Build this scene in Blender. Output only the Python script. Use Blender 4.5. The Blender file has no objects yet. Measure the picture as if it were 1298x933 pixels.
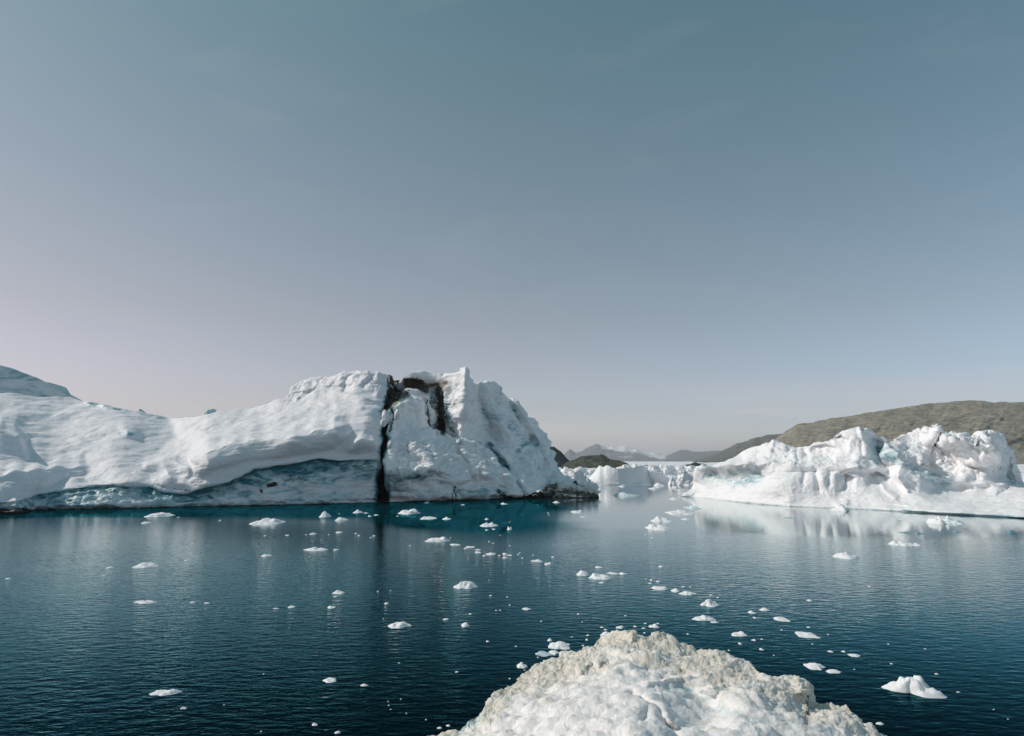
import bpy, math, random
import numpy as np
from mathutils import Vector, Matrix

# ------------------------------------------------------------------ camera
SC = bpy.context.scene
COL = SC.collection
F = 865.0                      # focal length in photo pixels (photo 1298 x 933)
H = 12.0                       # camera height over the water
PITCH = math.atan((584.0 - 466.5) / F)
cp, sp = math.cos(PITCH), math.sin(PITCH)
cam = bpy.data.cameras.new('camera')
cam.sensor_width = 36.0
cam.lens = 36.0 * F / 1298.0
cam.clip_start = 0.5
cam.clip_end = 60000
camo = bpy.data.objects.new('camera', cam)
COL.objects.link(camo)
camo.location = (0, 0, H)
camo.rotation_euler = (math.pi / 2 + PITCH, 0, 0)
SC.camera = camo
SC.render.resolution_x, SC.render.resolution_y = 1024, 736

# ------------------------------------------------------------------ sky and sun
SUN_AZ = math.radians(-80)     # from +Y, negative is to the left
SUN_EL = math.radians(40)
world = bpy.data.worlds.new('World')
SC.world = world
world.use_nodes = True
wn, wl_ = world.node_tree.nodes, world.node_tree.links
wn.clear()
wout = wn.new('ShaderNodeOutputWorld')
wbg = wn.new('ShaderNodeBackground')
sky = wn.new('ShaderNodeTexSky')
sky.sky_type = 'NISHITA'
sky.sun_disc = False
sky.sun_elevation = SUN_EL
sky.sun_rotation = SUN_AZ % (2 * math.pi)
sky.altitude = 0
sky.air_density = 1.0
sky.dust_density = 1.0
sky.ozone_density = 1.5
hsv = wn.new('ShaderNodeHueSaturation')
hsv.inputs['Saturation'].default_value = 0.62
hsv.inputs['Value'].default_value = 1.0
tint = wn.new('ShaderNodeMix'); tint.data_type = 'RGBA'; tint.blend_type = 'MULTIPLY'
tint.inputs['Factor'].default_value = 1.0
tce = wn.new('ShaderNodeTexCoord'); sxyz = wn.new('ShaderNodeSeparateXYZ'); cr = wn.new('ShaderNodeValToRGB')
wl_.new(tce.outputs['Generated'], sxyz.inputs[0]); wl_.new(sxyz.outputs[2], cr.inputs[0])
e = cr.color_ramp.elements
e[0].position = 0.0; e[0].color = (1.18, 1.13, 1.38, 1)
e[1].position = 0.75; e[1].color = (0.46, 0.93, 0.94, 1)
q = e.new(0.2); q.color = (0.95, 0.96, 1.02, 1)
cx = wn.new('ShaderNodeValToRGB'); hx = wn.new('ShaderNodeMath'); hx.operation = 'MULTIPLY_ADD'
hx.inputs[1].default_value = 0.5; hx.inputs[2].default_value = 0.5
wl_.new(sxyz.outputs[0], hx.inputs[0]); wl_.new(hx.outputs[0], cx.inputs[0])
f_ = cx.color_ramp.elements
f_[0].position = 0.2; f_[0].color = (0.90, 0.79, 0.72, 1)
f_[1].position = 0.8; f_[1].color = (0.96, 1.04, 1.0, 1)
q = f_.new(0.5); q.color = (0.92, 0.89, 0.81, 1)
xm = wn.new('ShaderNodeMix'); xm.data_type = 'RGBA'; xm.blend_type = 'MULTIPLY'; xm.inputs['Factor'].default_value = 1.0
wl_.new(cr.outputs[0], xm.inputs['A']); wl_.new(cx.outputs[0], xm.inputs['B'])
wl_.new(xm.outputs['Result'], tint.inputs['B'])
wl_.new(sky.outputs[0], hsv.inputs['Color'])
wl_.new(hsv.outputs[0], tint.inputs['A'])
# faint wisps of high cloud
tc = wn.new('ShaderNodeTexCoord')
mp = wn.new('ShaderNodeMapping'); mp.inputs['Scale'].default_value = (3.0, 3.0, 9.0)
nz = wn.new('ShaderNodeTexNoise'); nz.inputs['Scale'].default_value = 1.6
nz.inputs['Detail'].default_value = 7; nz.inputs['Distortion'].default_value = 0.6
rm = wn.new('ShaderNodeMapRange'); rm.inputs['From Min'].default_value = 0.56
rm.inputs['From Max'].default_value = 0.85; rm.inputs['To Max'].default_value = 0.08
cl = wn.new('ShaderNodeMix'); cl.data_type = 'RGBA'
cl.inputs['B'].default_value = (5.6, 5.6, 5.8, 1)
wl_.new(tc.outputs['Generated'], mp.inputs[0]); wl_.new(mp.outputs[0], nz.inputs['Vector'])
wl_.new(nz.outputs[0], rm.inputs[0]); wl_.new(rm.outputs[0], cl.inputs['Factor'])
wl_.new(tint.outputs['Result'], cl.inputs['A'])
# a low band of thin cloud over the right hand horizon
bz = wn.new('ShaderNodeValToRGB'); wl_.new(sxyz.outputs[2], bz.inputs[0])
g_ = bz.color_ramp.elements
g_[0].position = 0.02; g_[0].color = (0, 0, 0, 1); g_[1].position = 0.12; g_[1].color = (0, 0, 0, 1)
q = g_.new(0.062); q.color = (1, 1, 1, 1)
mb = wn.new('ShaderNodeMapping'); mb.inputs['Scale'].default_value = (2.2, 2.2, 26.0)
nb = wn.new('ShaderNodeTexNoise'); nb.inputs['Scale'].default_value = 1.3; nb.inputs['Detail'].default_value = 5
wl_.new(tce.outputs['Generated'], mb.inputs[0]); wl_.new(mb.outputs[0], nb.inputs['Vector'])
rb = wn.new('ShaderNodeMapRange'); rb.inputs['From Min'].default_value = 0.40; rb.inputs['From Max'].default_value = 0.62; rb.inputs['To Max'].default_value = 0.55
wl_.new(nb.outputs[0], rb.inputs[0])
mm = wn.new('ShaderNodeMath'); mm.operation = 'MULTIPLY'; wl_.new(rb.outputs[0], mm.inputs[0]); wl_.new(bz.outputs[0], mm.inputs[1])
c2m = wn.new('ShaderNodeMix'); c2m.data_type = 'RGBA'; c2m.inputs['B'].default_value = (5.6, 5.5, 5.55, 1)
wl_.new(mm.outputs[0], c2m.inputs['Factor']); wl_.new(cl.outputs['Result'], c2m.inputs['A'])
wl_.new(c2m.outputs['Result'], wbg.inputs['Color'])
wbg.inputs['Strength'].default_value = 0.10
wl_.new(wbg.outputs[0], wout.inputs['Surface'])

sun = bpy.data.lights.new('sun', 'SUN')
sun.energy = 2.6
sun.angle = math.radians(0.55)
sun.color = (1.0, 0.905, 0.85)
suno = bpy.data.objects.new('sun', sun)
COL.objects.link(suno)
sdir = Vector((math.sin(SUN_AZ) * math.cos(SUN_EL), math.cos(SUN_AZ) * math.cos(SUN_EL), math.sin(SUN_EL)))
suno.rotation_euler = (-sdir).to_track_quat('-Z', 'Y').to_euler()
suno.location = (-60, 30, 80)

SC.view_settings.view_transform = 'Standard'
SC.view_settings.look = 'None'
SC.view_settings.exposure = 0.0
SC.view_settings.gamma = 1.0
try:
    SC.cycles.volume_bounces = 1
    SC.cycles.max_bounces = 6
except Exception:
    pass

# ------------------------------------------------------------------ projection helpers
def ray(px, py):
    a = (np.asarray(px, float) - 649.0) / F
    b = (466.5 - np.asarray(py, float)) / F
    return a, cp - b * sp, sp + b * cp

def at_depth(px, py, D):
    x, y, z = ray(px, py)
    t = D / y
    return np.stack([x * t, y * t, H + z * t], -1)

def at_height(px, py, Z):
    x, y, z = ray(px, py)
    t = (Z - H) / z
    return np.stack([x * t, y * t, H + z * t], -1)

def py_of(D, z=0.0):
    # pixel row of a point straight ahead at depth D and height z
    v = z - H
    b = (v * cp - D * sp) / (D * cp + v * sp)
    return 466.5 - b * F

def curve(pts, x):
    p = np.array(pts, float)
    return np.interp(x, p[:, 0], p[:, 1])

# ------------------------------------------------------------------ numpy noise
def _hash(ix, iy, iz, seed):
    h = (ix * 374761393 + iy * 668265263 + iz * 2147483647 + seed * 1274126177) & 0xFFFFFFFF
    h = ((h ^ (h >> 13)) * 1274126177) & 0xFFFFFFFF
    h = ((h ^ (h >> 16)) * 2246822519) & 0xFFFFFFFF
    return ((h ^ (h >> 15)) & 0xFFFFFF) / float(0xFFFFFF)

def vnoise(P, seed=0):
    P = np.asarray(P, float)
    f0 = np.floor(P)
    I = f0.astype(np.int64) + 100000
    f = P - f0
    f = f * f * f * (f * (f * 6 - 15) + 10)
    out = 0
    for dx in (0, 1):
        wx = f[..., 0] if dx else 1 - f[..., 0]
        for dy in (0, 1):
            wy = f[..., 1] if dy else 1 - f[..., 1]
            for dz in (0, 1):
                wz = f[..., 2] if dz else 1 - f[..., 2]
                out = out + wx * wy * wz * _hash(I[..., 0] + dx, I[..., 1] + dy, I[..., 2] + dz, seed)
    return out * 2 - 1

def fbm(P, scale, octs=4, seed=0, gain=0.5, ridged=False):
    P = np.asarray(P, float) / scale
    a, s, n = 1.0, 0.0, 0.0
    for o in range(octs):
        v = vnoise(P, seed + o * 17)
        if ridged:
            v = 1 - 2 * np.abs(v)
        s = s + a * v
        n += a
        a *= gain
        P = P * 2.03 + 7.1
    return s / n

def cells(P, scale, seed=0):
    """distance to the nearest and second nearest feature point, 3-D"""
    P = np.asarray(P, float) / scale
    shp = P.shape[:-1]
    P = P.reshape(-1, 3)
    I = np.floor(P).astype(np.int64)
    d1 = np.full(len(P), 9.0); d2 = np.full(len(P), 9.0)
    for dx in (-1, 0, 1):
        for dy in (-1, 0, 1):
            for dz in (-1, 0, 1):
                c = I + np.array([dx, dy, dz])
                k = c + 100000
                o = np.stack([_hash(k[:, 0], k[:, 1], k[:, 2], seed + q) for q in (1, 2, 3)], -1)
                d = np.linalg.norm(c + o - P, axis=1)
                m = d < d1
                d2 = np.where(m, d1, np.minimum(d2, d))
                d1 = np.where(m, d, d1)
    return d1.reshape(shp), d2.reshape(shp)

def facets(P, scale, seed=0):
    """crisp broken-block relief: the upper envelope of randomly tilted pyramids, about -0.5..0.5"""
    P = np.asarray(P, float) / scale
    shp = P.shape[:-1]
    P = P.reshape(-1, 3)
    I = np.floor(P).astype(np.int64) + 100000
    best = np.full(len(P), -9.0)
    for dx in (-1, 0, 1):
        for dy in (-1, 0, 1):
            for dz in (-1, 0, 1):
                k = I + np.array([dx, dy, dz])
                o = np.stack([_hash(k[:, 0], k[:, 1], k[:, 2], seed + q) for q in (1, 2, 3)], -1)
                g = np.stack([_hash(k[:, 0], k[:, 1], k[:, 2], seed + q) for q in (4, 5, 6)], -1) - 0.5
                d = P - (k - 100000 + o)
                v = g[:, 0] * 0.9 - 0.62 * np.abs(d).sum(1) + (d * g).sum(1) * 1.1
                best = np.maximum(best, v)
    return best.reshape(shp) + 0.25

def sstep(a, b, x):
    t = np.clip((x - a) / (b - a), 0, 1)
    return t * t * (3 - 2 * t)

def rbf(ctrl, px, py, c=14.0, ys=1.0):
    A = np.array(ctrl, float)
    X = A[:, :2] * [1, ys]
    r = np.linalg.norm(X[:, None] - X[None], axis=2)
    n = len(A)
    M = np.zeros((n + 3, n + 3))
    M[:n, :n] = np.sqrt(r * r + c * c)
    M[:n, n] = 1; M[:n, n + 1:] = X / 500.0
    M[n:, :n] = M[:n, n:].T
    M[:n, :n] -= np.eye(n) * 0.4
    w = np.linalg.solve(M, np.concatenate([A[:, 2], [0, 0, 0]]))
    out = w[n] + w[n + 1] * px / 500 + w[n + 2] * py * ys / 500
    for i in range(n):
        out = out + w[i] * np.sqrt((px - X[i, 0]) ** 2 + (py * ys - X[i, 1]) ** 2 + c * c)
    return out

def seg_dist(pts, px, py, ys=1.0):
    best = np.full(np.shape(px), 1e9)
    for (x0, y0), (x1, y1) in zip(pts[:-1], pts[1:]):
        y0 *= ys; y1 *= ys
        dx, dy = x1 - x0, y1 - y0
        t = np.clip(((px - x0) * dx + (py * ys - y0) * dy) / (dx * dx + dy * dy + 1e-9), 0, 1)
        best = np.minimum(best, np.hypot(px - x0 - t * dx, py * ys - y0 - t * dy))
    return best

def gauss(pts, w, px, py, ys=1.0):
    return np.exp(-(seg_dist(pts, px, py, ys) / w) ** 2)

def tent(pts, w, px, py, ys=1.0):
    return np.clip(1 - seg_dist(pts, px, py, ys) / w, 0, 1)

def ledge(pts, w, px, py, soft=1.5, fade=8.0):
    """1 just under an x-monotone line, dying away downwards over w pixels"""
    p = np.array(pts, float)
    s = py - np.interp(px, p[:, 0], p[:, 1])
    e = sstep(p[0, 0] - fade, p[0, 0] + fade, px) * (1 - sstep(p[-1, 0] - fade, p[-1, 0] + fade, px))
    return e * sstep(0, soft, s) * np.exp(-np.clip(s, 0, None) / w)

def cliff(rows, px, py, above=12.0, fade=5.0):
    """rows of (x, y top, y foot): a steep face between the two lines under a terrace that dies away above it; 0..1, in pixels of face height"""
    p = np.array(rows, float)
    px = px + 2.5 * np.sin(py * 0.21 + px * 0.05)
    yt = np.interp(px, p[:, 0], p[:, 1]) + 1.2 * np.sin(px * 0.23); yb = np.interp(px, p[:, 0], p[:, 2])
    e = sstep(p[0, 0] - fade, p[0, 0] + fade, px) * (1 - sstep(p[-1, 0] - fade, p[-1, 0] + fade, px))
    hgt = np.maximum(yb - yt, 0.5)
    s = py - yt
    lo = np.clip(1 - s / hgt, 0, 1)
    lo = np.where(lo < 0.25, lo * lo * 2 + 0.5 * lo, lo)
    lo = np.where(s > 0, lo, 0)
    up = np.where(s <= 0, np.exp(s / above) , 0)
    return e * np.maximum(lo, up) * hgt

# ------------------------------------------------------------------ objects
def tag(o, label=None, cat=None, group=None, kind=None):
    if label: o['label'] = label
    if cat: o['category'] = cat
    if group: o['group'] = group
    if kind: o['kind'] = kind
    return o

def empty(name, loc, label, cat, group=None):
    o = bpy.data.objects.new(name, None)
    o.empty_display_size = 1.0
    COL.objects.link(o)
    o.location = loc
    return tag(o, label, cat, group)

def mesh_obj(name, V, Q, mat, parent=None, attrs=None, normals=None, origin=None):
    V = np.asarray(V, float).reshape(-1, 3)
    if origin is not None:
        V = V - np.asarray(origin, float)
    Q = np.asarray(Q, np.int32)
    k = Q.shape[1]
    me = bpy.data.meshes.new(name)
    me.vertices.add(len(V))
    me.vertices.foreach_set('co', V.astype(np.float32).ravel())
    me.loops.add(Q.size)
    me.loops.foreach_set('vertex_index', Q.ravel())
    me.polygons.add(len(Q))
    me.polygons.foreach_set('loop_start', np.arange(0, Q.size, k, dtype=np.int32))
    me.polygons.foreach_set('loop_total', np.full(len(Q), k, np.int32))
    me.polygons.foreach_set('use_smooth', np.ones(len(Q), bool))
    me.update(calc_edges=True)
    me.validate()
    for an, av in (attrs or {}).items():
        at = me.attributes.new(an, 'FLOAT', 'POINT')
        at.data.foreach_set('value', np.asarray(av, np.float32).ravel())
    if normals is not None:
        try:
            me.normals_split_custom_set_from_vertices(np.asarray(normals, np.float32).reshape(-1, 3))
        except Exception as e:
            print('normals', e)
    me.materials.append(mat)
    o = bpy.data.objects.new(name, me)
    COL.objects.link(o)
    if parent is not None:
        o.parent = parent
    elif origin is not None:
        o.location = tuple(origin)
    return o

def grid_quads(nr, nc, flip=False):
    i = np.arange(nr * nc).reshape(nr, nc)
    q = np.stack([i[:-1, :-1], i[:-1, 1:], i[1:, 1:], i[1:, :-1]], -1).reshape(-1, 4)
    return q[:, ::-1] if flip else q

def grid_normals(P):
    du = np.gradient(P, axis=1); dv = np.gradient(P, axis=0)
    n = np.cross(du, dv)
    n /= np.linalg.norm(n, axis=2, keepdims=True) + 1e-9
    return n

def split_parts(P, attrs, part_id, names, mats, parent, origin):
    nr, nc, _ = P.shape
    Q = grid_quads(nr, nc)
    N = grid_normals(P).reshape(-1, 3)
    V = P.reshape(-1, 3)
    fid = part_id.reshape(-1)[Q[:, 0]]
    out = []
    for k, nm in enumerate(names):
        q = Q[fid == k]
        if not len(q):
            out.append(None); continue
        used, inv = np.unique(q, return_inverse=True)
        o = mesh_obj(nm, V[used], inv.reshape(-1, 4), mats[k], parent,
                     {a: v.reshape(-1)[used] for a, v in attrs.items()}, N[used], origin)
        out.append(o)
    return out

# ------------------------------------------------------------------ materials
def new_mat(name):
    m = bpy.data.materials.new(name)
    m.use_nodes = True
    nt = m.node_tree
    b = nt.nodes['Principled BSDF']
    return m, nt, b

def N(nt, t, **kw):
    n = nt.nodes.new(t)
    for k, v in kw.items():
        if k in n.inputs: n.inputs[k].default_value = v
        else: setattr(n, k, v)
    return n

def mixc(nt, fac, a, b, mode='MIX'):
    n = nt.nodes.new('ShaderNodeMix'); n.data_type = 'RGBA'; n.blend_type = mode
    for key, v in (('Factor', fac), ('A', a), ('B', b)):
        if hasattr(v, 'links') or hasattr(v, 'is_linked'): nt.links.new(v, n.inputs[key])
        elif key == 'Factor': n.inputs[key].default_value = v
        else: n.inputs[key].default_value = (*v, 1)
    return n.outputs['Result']

def math_(nt, op, a, b=None, c=None, clamp=False):
    n = nt.nodes.new('ShaderNodeMath'); n.operation = op; n.use_clamp = clamp
    for i, v in enumerate((a, b, c)):
        if v is None: continue
        if hasattr(v, 'is_linked'): nt.links.new(v, n.inputs[i])
        else: n.inputs[i].default_value = v
    return n.outputs[0]

def noise(nt, vec, scale, detail=5, rough=0.55, dist=0.0):
    n = N(nt, 'ShaderNodeTexNoise', Scale=scale, Detail=detail, Roughness=rough, Distortion=dist)
    nt.links.new(vec, n.inputs['Vector'])
    return n.outputs[0]

def mapr(nt, v, a, b, c=0.0, d=1.0):
    n = N(nt, 'ShaderNodeMapRange')
    nt.links.new(v, n.inputs[0])
    for i, q in enumerate((a, b, c, d)): n.inputs[i + 1].default_value = q
    return n.outputs[0]

def ice_material(name, snow=(0.855, 0.84, 0.855), size=1.0, bump=0.5, dirtcol=(0.018, 0.016, 0.014), cream=(0.62, 0.57, 0.49), fine=1.0):
    """snow, blue ice, grit and painted shade, mixed by the mesh attributes blue, dirt and cream"""
    m, nt, b = new_mat(name)
    L = nt.links
    tc = N(nt, 'ShaderNodeTexCoord').outputs['Object']
    blue = N(nt, 'ShaderNodeAttribute', attribute_name='blue').outputs['Fac']
    dirt = N(nt, 'ShaderNodeAttribute', attribute_name='dirt').outputs['Fac']
    crm = N(nt, 'ShaderNodeAttribute', attribute_name='cream').outputs['Fac']
    st = N(nt, 'ShaderNodeMapping'); st.inputs['Scale'].default_value = (1, 1, 2.6)
    L.new(tc, st.inputs[0])
    big = noise(nt, st.outputs[0], 0.16 / size, 5, 0.58, 1.6)
    mid = noise(nt, tc, 1.6 / size, 7, 0.66, 0.3)
    fin = noise(nt, tc, 7.0 / size, 5, 0.6)
    # snow, slightly mottled
    c = mixc(nt, mapr(nt, mid, 0.35, 0.7), snow, tuple(v * 0.94 for v in snow))
    # blue: pale first, then deep, broken up by noise
    bb = math_(nt, 'MULTIPLY_ADD', math_(nt, 'SUBTRACT', big, 0.5), 2.4, blue)
    gate = mapr(nt, blue, 0.02, 0.2)
    pale = math_(nt, 'MULTIPLY', mapr(nt, bb, 0.05, 0.45), gate)
    deep = math_(nt, 'MULTIPLY', mapr(nt, bb, 0.40, 0.92), gate)
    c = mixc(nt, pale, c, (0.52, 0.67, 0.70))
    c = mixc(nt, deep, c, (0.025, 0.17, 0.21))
    # cream grit
    cc = math_(nt, 'MULTIPLY_ADD', math_(nt, 'SUBTRACT', mid, 0.5), 1.8, crm)
    cc = math_(nt, 'MULTIPLY', mapr(nt, cc, 0.25, 0.8), mapr(nt, crm, 0.02, 0.2))
    c = mixc(nt, cc, c, cream)
    sp_ = math_(nt, 'MULTIPLY', mapr(nt, fin, 0.58, 0.66), math_(nt, 'MULTIPLY', crm, 0.75))
    c = mixc(nt, sp_, c, tuple(v * 0.45 for v in cream))
    # dark debris, and shade painted dark
    dd = math_(nt, 'MULTIPLY_ADD', math_(nt, 'SUBTRACT', mid, 0.5), 1.6, dirt)
    dd = math_(nt, 'MULTIPLY', mapr(nt, dd, 0.42, 0.62), mapr(nt, dirt, 0.03, 0.2))
    dcol = mixc(nt, mapr(nt, fin, 0.53, 0.66), dirtcol, (0.16, 0.13, 0.09))
    dcol = mixc(nt, math_(nt, 'MULTIPLY', mapr(nt, mid, 0.5, 0.6), mapr(nt, crm, 0.15, 0.6)), dcol, (0.36, 0.32, 0.25))
    c = mixc(nt, dd, c, dcol)
    L.new(c, b.inputs['Base Color'])
    L.new(mapr(nt, pale, 0, 1, 0.62, 0.38), b.inputs['Roughness'])
    b.inputs['Specular IOR Level'].default_value = 0.35
    b.inputs['Subsurface Weight'].default_value = 0.35
    b.inputs['Subsurface Radius'].default_value = (0.9, 1.0, 1.0)
    b.inputs['Subsurface Scale'].default_value = 0.7 * size
    hgt = math_(nt, 'ADD', math_(nt, 'MULTIPLY', mid, 0.30 * size), math_(nt, 'MULTIPLY', fin, 0.07 * size * fine))
    bp = N(nt, 'ShaderNodeBump', Strength=bump, Distance=1.0)
    L.new(hgt, bp.inputs['Height'])
    L.new(bp.outputs[0], b.inputs['Normal'])
    return m

M_ICE = ice_material('glacier_ice', bump=0.42)
M_ICE_WHITE = ice_material('white_ice', snow=(0.94, 0.93, 0.935), bump=0.4)
M_FLOE = ice_material('floe_ice', snow=(0.9, 0.905, 0.91), size=0.35, bump=0.4)
M_MOUND = ice_material('mound_ice', snow=(0.90, 0.87, 0.845), size=0.22, bump=0.5, cream=(0.70, 0.65, 0.56), dirtcol=(0.05, 0.045, 0.035))
M_DEBRIS = ice_material('debris', bump=0.8)
M_FAR = ice_material('far_ice', snow=(0.88, 0.885, 0.89), size=2.5, bump=0.5)

def rock_material(name, c1, c2, c3, size, bump=0.8):
    m, nt, b = new_mat(name)
    tc = N(nt, 'ShaderNodeTexCoord').outputs['Object']
    a = noise(nt, tc, 1.0 / size, 9, 0.68, 0.5)
    st = N(nt, 'ShaderNodeMapping'); st.inputs['Scale'].default_value = (1, 1, 3.0)
    st.inputs['Rotation'].default_value = (0, 0.35, 0)
    nt.links.new(tc, st.inputs[0])
    d = noise(nt, st.outputs[0], 3.2 / size, 9, 0.72, 1.0)
    c = mixc(nt, mapr(nt, a, 0.4, 0.62), c1, c2)
    c = mixc(nt, mapr(nt, d, 0.52, 0.68), c, c3)
    f2 = noise(nt, tc, 14.0 / size, 8, 0.75)
    c = mixc(nt, mapr(nt, f2, 0.54, 0.60, 0, 0.7), c, tuple(v * 0.4 for v in c1))
    snow = N(nt, 'ShaderNodeAttribute', attribute_name='snow').outputs['Fac']
    sn = math_(nt, 'MULTIPLY', mapr(nt, math_(nt, 'MULTIPLY_ADD', math_(nt, 'SUBTRACT', d, 0.5), 2.0, snow), 0.45, 0.6), mapr(nt, snow, 0.02, 0.2))
    c = mixc(nt, sn, c, (0.8, 0.82, 0.84))
    nt.links.new(c, b.inputs['Base Color'])
    b.inputs['Roughness'].default_value = 0.95
    b.inputs['Specular IOR Level'].default_value = 0.1
    bp = N(nt, 'ShaderNodeBump', Strength=bump, Distance=size * 0.25)
    nt.links.new(math_(nt, 'ADD', a, d), bp.inputs['Height'])
    nt.links.new(bp.outputs[0], b.inputs['Normal'])
    return m

# water
def water_material():
    m, nt, b = new_mat('sea_water')
    L = nt.links
    nt.nodes.remove(b)
    out = [n for n in nt.nodes if n.type == 'OUTPUT_MATERIAL'][0]
    pos = N(nt, 'ShaderNodeNewGeometry').outputs['Position']
    def ripple(rot, sc, scale, detail, dist=0.2):
        mpn = N(nt, 'ShaderNodeMapping')
        mpn.inputs['Rotation'].default_value = (0, 0, math.radians(rot))
        mpn.inputs['Scale'].default_value = (sc, 1, 1)
        L.new(pos, mpn.inputs[0])
        return noise(nt, mpn.outputs[0], scale, detail, 0.5, dist)
    w1 = ripple(-27, 0.45, 1.7, 3)
    w2 = ripple(26, 0.45, 2.4, 3)
    w3 = ripple(-5, 0.6, 0.55, 2)
    w4 = ripple(30, 0.7, 4.5, 2)
    h = math_(nt, 'ADD', math_(nt, 'MULTIPLY', w1, 0.072), math_(nt, 'MULTIPLY', w2, 0.044))
    h = math_(nt, 'ADD', h, math_(nt, 'MULTIPLY', w3, 0.03))
    h = math_(nt, 'ADD', h, math_(nt, 'MULTIPLY', w4, 0.009))
    # wind: calm water in the lee of the ice, ruffled in the open bay, with patches
    att = N(nt, 'ShaderNodeAttribute', attribute_name='calm').outputs['Fac']
    patch = noise(nt, pos, 0.035, 4, 0.6, 0.5)
    wind = math_(nt, 'MULTIPLY', mapr(nt, patch, 0.3, 0.7, 0.75, 1.25), mapr(nt, att, 0, 1, 1.0, 0.012))
    bp = N(nt, 'ShaderNodeBump', Distance=1.0)
    L.new(wind, bp.inputs['Strength'])
    L.new(h, bp.inputs['Height'])
    reflect_tint = N(nt, 'ShaderNodeAttribute', attribute_name='reflect_tint').outputs['Fac']  # teal, dimmed reflection painted into the strip beside the left iceberg
    fr = N(nt, 'ShaderNodeFresnel', IOR=1.333)
    L.new(bp.outputs[0], fr.inputs['Normal'])
    rc = N(nt, 'ShaderNodeValToRGB')
    L.new(fr.outputs[0], rc.inputs[0])
    e = rc.color_ramp.elements
    e[0].position = 0.02; e[0].color = (0.004, 0.008, 0.010, 1)
    e[1].position = 0.8; e[1].color = (0.9, 0.91, 0.91, 1)
    for p_, c_ in ((0.12, (0.002, 0.007, 0.010)), (0.18, (0.010, 0.036, 0.045)), (0.25, (0.036, 0.14, 0.17)), (0.36, (0.18, 0.38, 0.42)), (0.52, (0.68, 0.74, 0.74))):
        q = e.new(p_); q.color = (*c_, 1)
    gc = mixc(nt, math_(nt, 'MULTIPLY', reflect_tint, 0.97), rc.outputs[0], mixc(nt, 1.0, rc.outputs[0], (0.012, 0.22, 0.26), 'MULTIPLY'))
    gl = N(nt, 'ShaderNodeBsdfGlossy', Roughness=0.015)
    L.new(gc, gl.inputs['Color']); L.new(bp.outputs[0], gl.inputs['Normal'])
    df = N(nt, 'ShaderNodeBsdfDiffuse')
    L.new(mixc(nt, reflect_tint, (0.0004, 0.0040, 0.0060), (0.001, 0.020, 0.026)), df.inputs['Color'])
    ad = N(nt, 'ShaderNodeAddShader')
    L.new(gl.outputs[0], ad.inputs[0]); L.new(df.outputs[0], ad.inputs[1])
    L.new(ad.outputs[0], out.inputs['Surface'])
    return m

# ------------------------------------------------------------------ iceberg builder
def berg_surface(x0, x1, ncol, nrow, ridge, wl, Ffun, noisefun, back=40.0, nback=40, Dw=None, below=3.0, cols=None, sig=38.0):
    px1 = cols if cols is not None else np.linspace(x0, x1, ncol)
    ncol = len(px1)
    rg = curve(ridge, px1)
    if Dw is None:
        wy = curve(wl, px1)
        D0 = at_height(px1, wy, 0.0)[:, 1]
    else:
        D0 = Dw(px1) if callable(Dw) else np.full(ncol, float(Dw))
        wy = py_of(D0, 0.0)
    rg = np.minimum(rg, wy - 0.4)
    t = np.linspace(0, 1, nrow)[:, None]
    px = np.repeat(px1[None], nrow, 0)
    py = wy[None] + (rg - wy)[None] * t
    kx = np.exp(-((px1[:, None] - px1[None]) / sig) ** 2) * np.gradient(px1)[None]
    Ds = (kx @ D0) / kx.sum(1)
    D = D0[None] + ((Ds - D0) * np.clip((wy - rg) / 30.0, 0, 1))[None] * sstep(0, 0.35, t) + Ffun(px, py, t) * sstep(0, 0.05, t)
    P = at_depth(px, py, D)
    # rows under water and rows over the back
    lo = [P[0] + np.array([0, 0.3 * s, -below * s]) for s in (1.0, 0.5)]
    R = P[-1]
    bl = back(px1) if callable(back) else np.full(ncol, float(back))
    dirh = R[:, :2] / np.linalg.norm(R[:, :2], axis=1, keepdims=True)
    bk = []
    s_all = np.linspace(0, 1, nback + 1)[1:]
    for s in s_all:
        q = R.copy()
        q[:, :2] += dirh * (bl * s)[:, None]
        q[:, 2] = R[:, 2] * (1 - s ** 1.35) - 1.5 * s
        bk.append(q)
    P = np.concatenate([np.stack(lo), P, np.stack(bk)], 0)
    PX = np.concatenate([px[:1], px[:1], px, np.repeat(px1[None], nback, 0)], 0)
    PY = np.concatenate([py[:1] + 4, py[:1] + 2, py, np.repeat(rg[None], nback, 0) - 0 * s_all[:, None]], 0)
    BK = np.zeros(P.shape[:2]); BK[2 + nrow:] = s_all[:, None]
    n = grid_normals(P)
    # normals point to the camera side on the front
    disp = noisefun(P, PX, PY, BK)
    keep = sstep(-1.0, 1.2, P[..., 2])
    P = P + n * (disp * keep)[..., None]
    return P, PX, PY, BK

# ================================================================== WATER
wx = np.concatenate([-np.geomspace(26000, 4, 130), [0], np.geomspace(4, 26000, 130)])
wy_ = np.concatenate([[-400, -60, 0], np.geomspace(8, 26000, 300)])
GX, GY = np.meshgrid(wx, wy_)
WP = np.stack([GX, GY, np.zeros_like(GX)], -1)
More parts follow.
